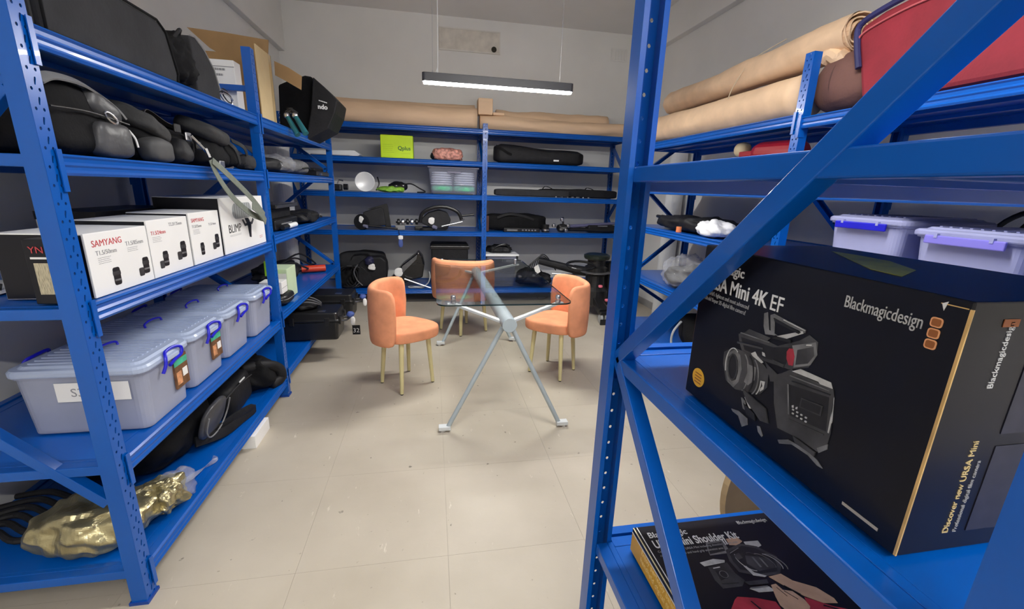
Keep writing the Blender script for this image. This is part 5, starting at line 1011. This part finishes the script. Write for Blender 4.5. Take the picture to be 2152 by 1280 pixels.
lettering('Complete kit for the URSA Mini including shoulder mount with', .0095, KM(.026, -.086), INKG, t, sx=.95); lettering('rosettes, top handle and hand grip extension arm', .0095, KM(.026, -.098), INKG, t, sx=.95)
lettering('Blackmagicdesign', .017, KM(.285, -.030), mat('pale_grey_print', (.5,)*3), t, sx=.8)
for k in range(3): part('logo_square', prism(nb(), rounded(.010, .010, .002, 3), KM(.405, -.012-.013*k), .0005), mat('logo_orange', (.8,)*3), t)
lettering('Enjoy perfectly balanced', .020, plane_m((KX-.0008, KY-.06, z+.042), (0, -1, 0), UP), mat('pale_amber_print', (.95, .70, .25), .5), t); lettering('handheld digital film shooting', .020, plane_m((KX-.0008, KY-.06, z+.018), (0, -1, 0), UP), mat('pale_amber_print', (.9,)*3), t)
KIT = [('mid',[(0.161, -0.073), (0.208, -0.072), (0.206, -0.098), (0.194, -0.111), (0.148, -0.111), (0.151, -0.098)]), ('dark',[(0.162, -0.079), (0.202, -0.077), (0.194, -0.104), (0.15, -0.108)]),
('skin',[(0.22, -0.07), (0.251, -0.069), (0.257, -0.083), (0.236, -0.093), (0.216, -0.089)]), ('white',[(0.207, -0.068), (0.21, -0.069), (0.209, -0.087), (0.206, -0.087)]), ('white',[(0.214, -0.069), (0.216, -0.069), (0.215, -0.086), (0.211, -0.087)]),
('light',[(0.259, -0.085), (0.298, -0.087), (0.296, -0.102), (0.26, -0.113), (0.256, -0.102)]), ('grey',[(0.122, -0.142), (0.175, -0.136), (0.175, -0.166), (0.184, -0.186), (0.168, -0.199), (0.121, -0.198), (0.116, -0.176)]),
('grey',[(0.196, -0.102), (0.245, -0.089), (0.282, -0.103), (0.308, -0.138), (0.303, -0.16), (0.278, -0.183), (0.231, -0.183), (0.186, -0.164), (0.184, -0.134)]), ('dark',[(0.200, -0.108), (0.245, -0.096), (0.275, -0.108), (0.298, -0.138), (0.293, -0.156), (0.276, -0.176), (0.233, -0.176), (0.194, -0.158), (0.192, -0.134)]),
('grey',[(0.233, -0.124), (0.286, -0.139), (0.282, -0.166), (0.235, -0.169), (0.221, -0.146)]), ('mid',[(0.245, -0.130), (0.250, -0.131), (0.250, -0.160), (0.245, -0.160)]), ('mid',[(0.262, -0.134), (0.266, -0.135), (0.266, -0.162), (0.262, -0.162)]),
('light',[(0.11, -0.127), (0.148, -0.122), (0.174, -0.129), (0.17, -0.135), (0.115, -0.138)]), ('dark',[(0.132, -0.153), (0.155, -0.152), (0.15, -0.175), (0.13, -0.178)]), ('light',[(0.132, -0.145), (0.150, -0.144), (0.150, -0.1465), (0.132, -0.1475)]),
('light',[(0.208, -0.151), (0.214, -0.152), (0.221, -0.171), (0.243, -0.183), (0.237, -0.185), (0.213, -0.177)]), ('light',[(0.18, -0.207), (0.227, -0.208), (0.234, -0.221), (0.195, -0.218)]),
('red',[(0.286, -0.244), (0.297, -0.251), (0.332, -0.273), (0.40, -0.30), (0.42, -0.36), (0.331, -0.36), (0.269, -0.306), (0.271, -0.275)]), ('red',[(0.129, -0.226), (0.139, -0.221), (0.179, -0.23), (0.214, -0.244), (0.213, -0.266), (0.19, -0.33), (0.096, -0.33), (0.10, -0.25)]),
('skin',[(0.246, -0.186), (0.28, -0.183), (0.293, -0.203), (0.333, -0.227), (0.349, -0.256), (0.347, -0.267), (0.316, -0.262), (0.288, -0.241), (0.262, -0.21)]), ('skin',[(0.235, -0.206), (0.248, -0.205), (0.252, -0.221), (0.271, -0.227), (0.281, -0.249), (0.28, -0.265), (0.262, -0.281), (0.225, -0.278), (0.218, -0.253), (0.223, -0.234)])]
KIT += [('mid', arc(.292, -.152, .016, .028, .5, .002, -80, 90)), ('light', arc(.282, -.150, .016, .027, .5, .0014, -80, 60)), ('mid', arc(.268, -.146, .015, .026, .5, .0016, -80, 90)), ('grey', arc(.252, -.140, .015, .026, .5, .0022, -80, 90)), ('light', arc(.226, -.140, .020, .030, .4, .0016, 110, 250)),
 ('mid', [(.200, -.112), (.232, -.100), (.232, -.102), (.200, -.114)]), ('grey', [(.205, -.120), (.222, -.115), (.222, -.130), (.205, -.134)]), ('mid', arc(.146, -.165, .010, .010, 0, .0014, 0, 359)), ('grey', [(.126, -.185), (.166, -.188), (.166, -.190), (.126, -.187)]),
 ('dark', [(.262, -.212), (.264, -.211), (.284, -.236), (.282, -.237)]), ('dark', [(.242, -.214), (.243, -.213), (.250, -.236), (.249, -.237)]), ('dark', [(.252, -.224), (.253, -.223), (.268, -.246), (.267, -.247)]), ('dark', [(.16, -.235), (.163, -.235), (.18, -.28), (.176, -.28)]), ('dark', [(.31, -.268), (.312, -.266), (.36, -.292), (.358, -.295)]),
 ('mid', [(.183, -.205), (.225, -.2065), (.226, -.209), (.184, -.208)]), ('grey', [(.180, -.190), (.236, -.192), (.232, -.202), (.186, -.200)])]
pic = None
for k, (m_, P) in enumerate(KIT):
    o = part('kit_picture' if k == 0 else 'picture_patch', prism(nb(), [(x_*Q, y_*Q) for x_, y_ in P], plane_m((KX, KY, KZ), (1, 0, 0), (0, 1, 0)), .0003+.00004*k), PH[m_], pic or t)
    if k == 0: pic = o
# dark curved board standing on the floor beyond the lower near shelf
t = thing('round_board', 'dark round board with pale wooden rim on the floor beyond the flat kit box', 'board', (1.47, 1.36, 0))
c = V3(1.47, 1.36, .342); part('disc', lathe(nb(), [(.001, 0), (.325, 0), (.325, .02), (.001, .02)], c, V3(.15, -1, 0).normalized(), 48), mat('dark_brown_board', (.025, .017, .013), .5, var=.2), t); part('rim', lathe(nb(), [(.325, -.004), (.34, -.004), (.34, .024), (.325, .024)], c, V3(.15, -1, 0).normalized(), 48), mat('pale_wood_rim', (.45, .32, .17), .6, var=.1), t)
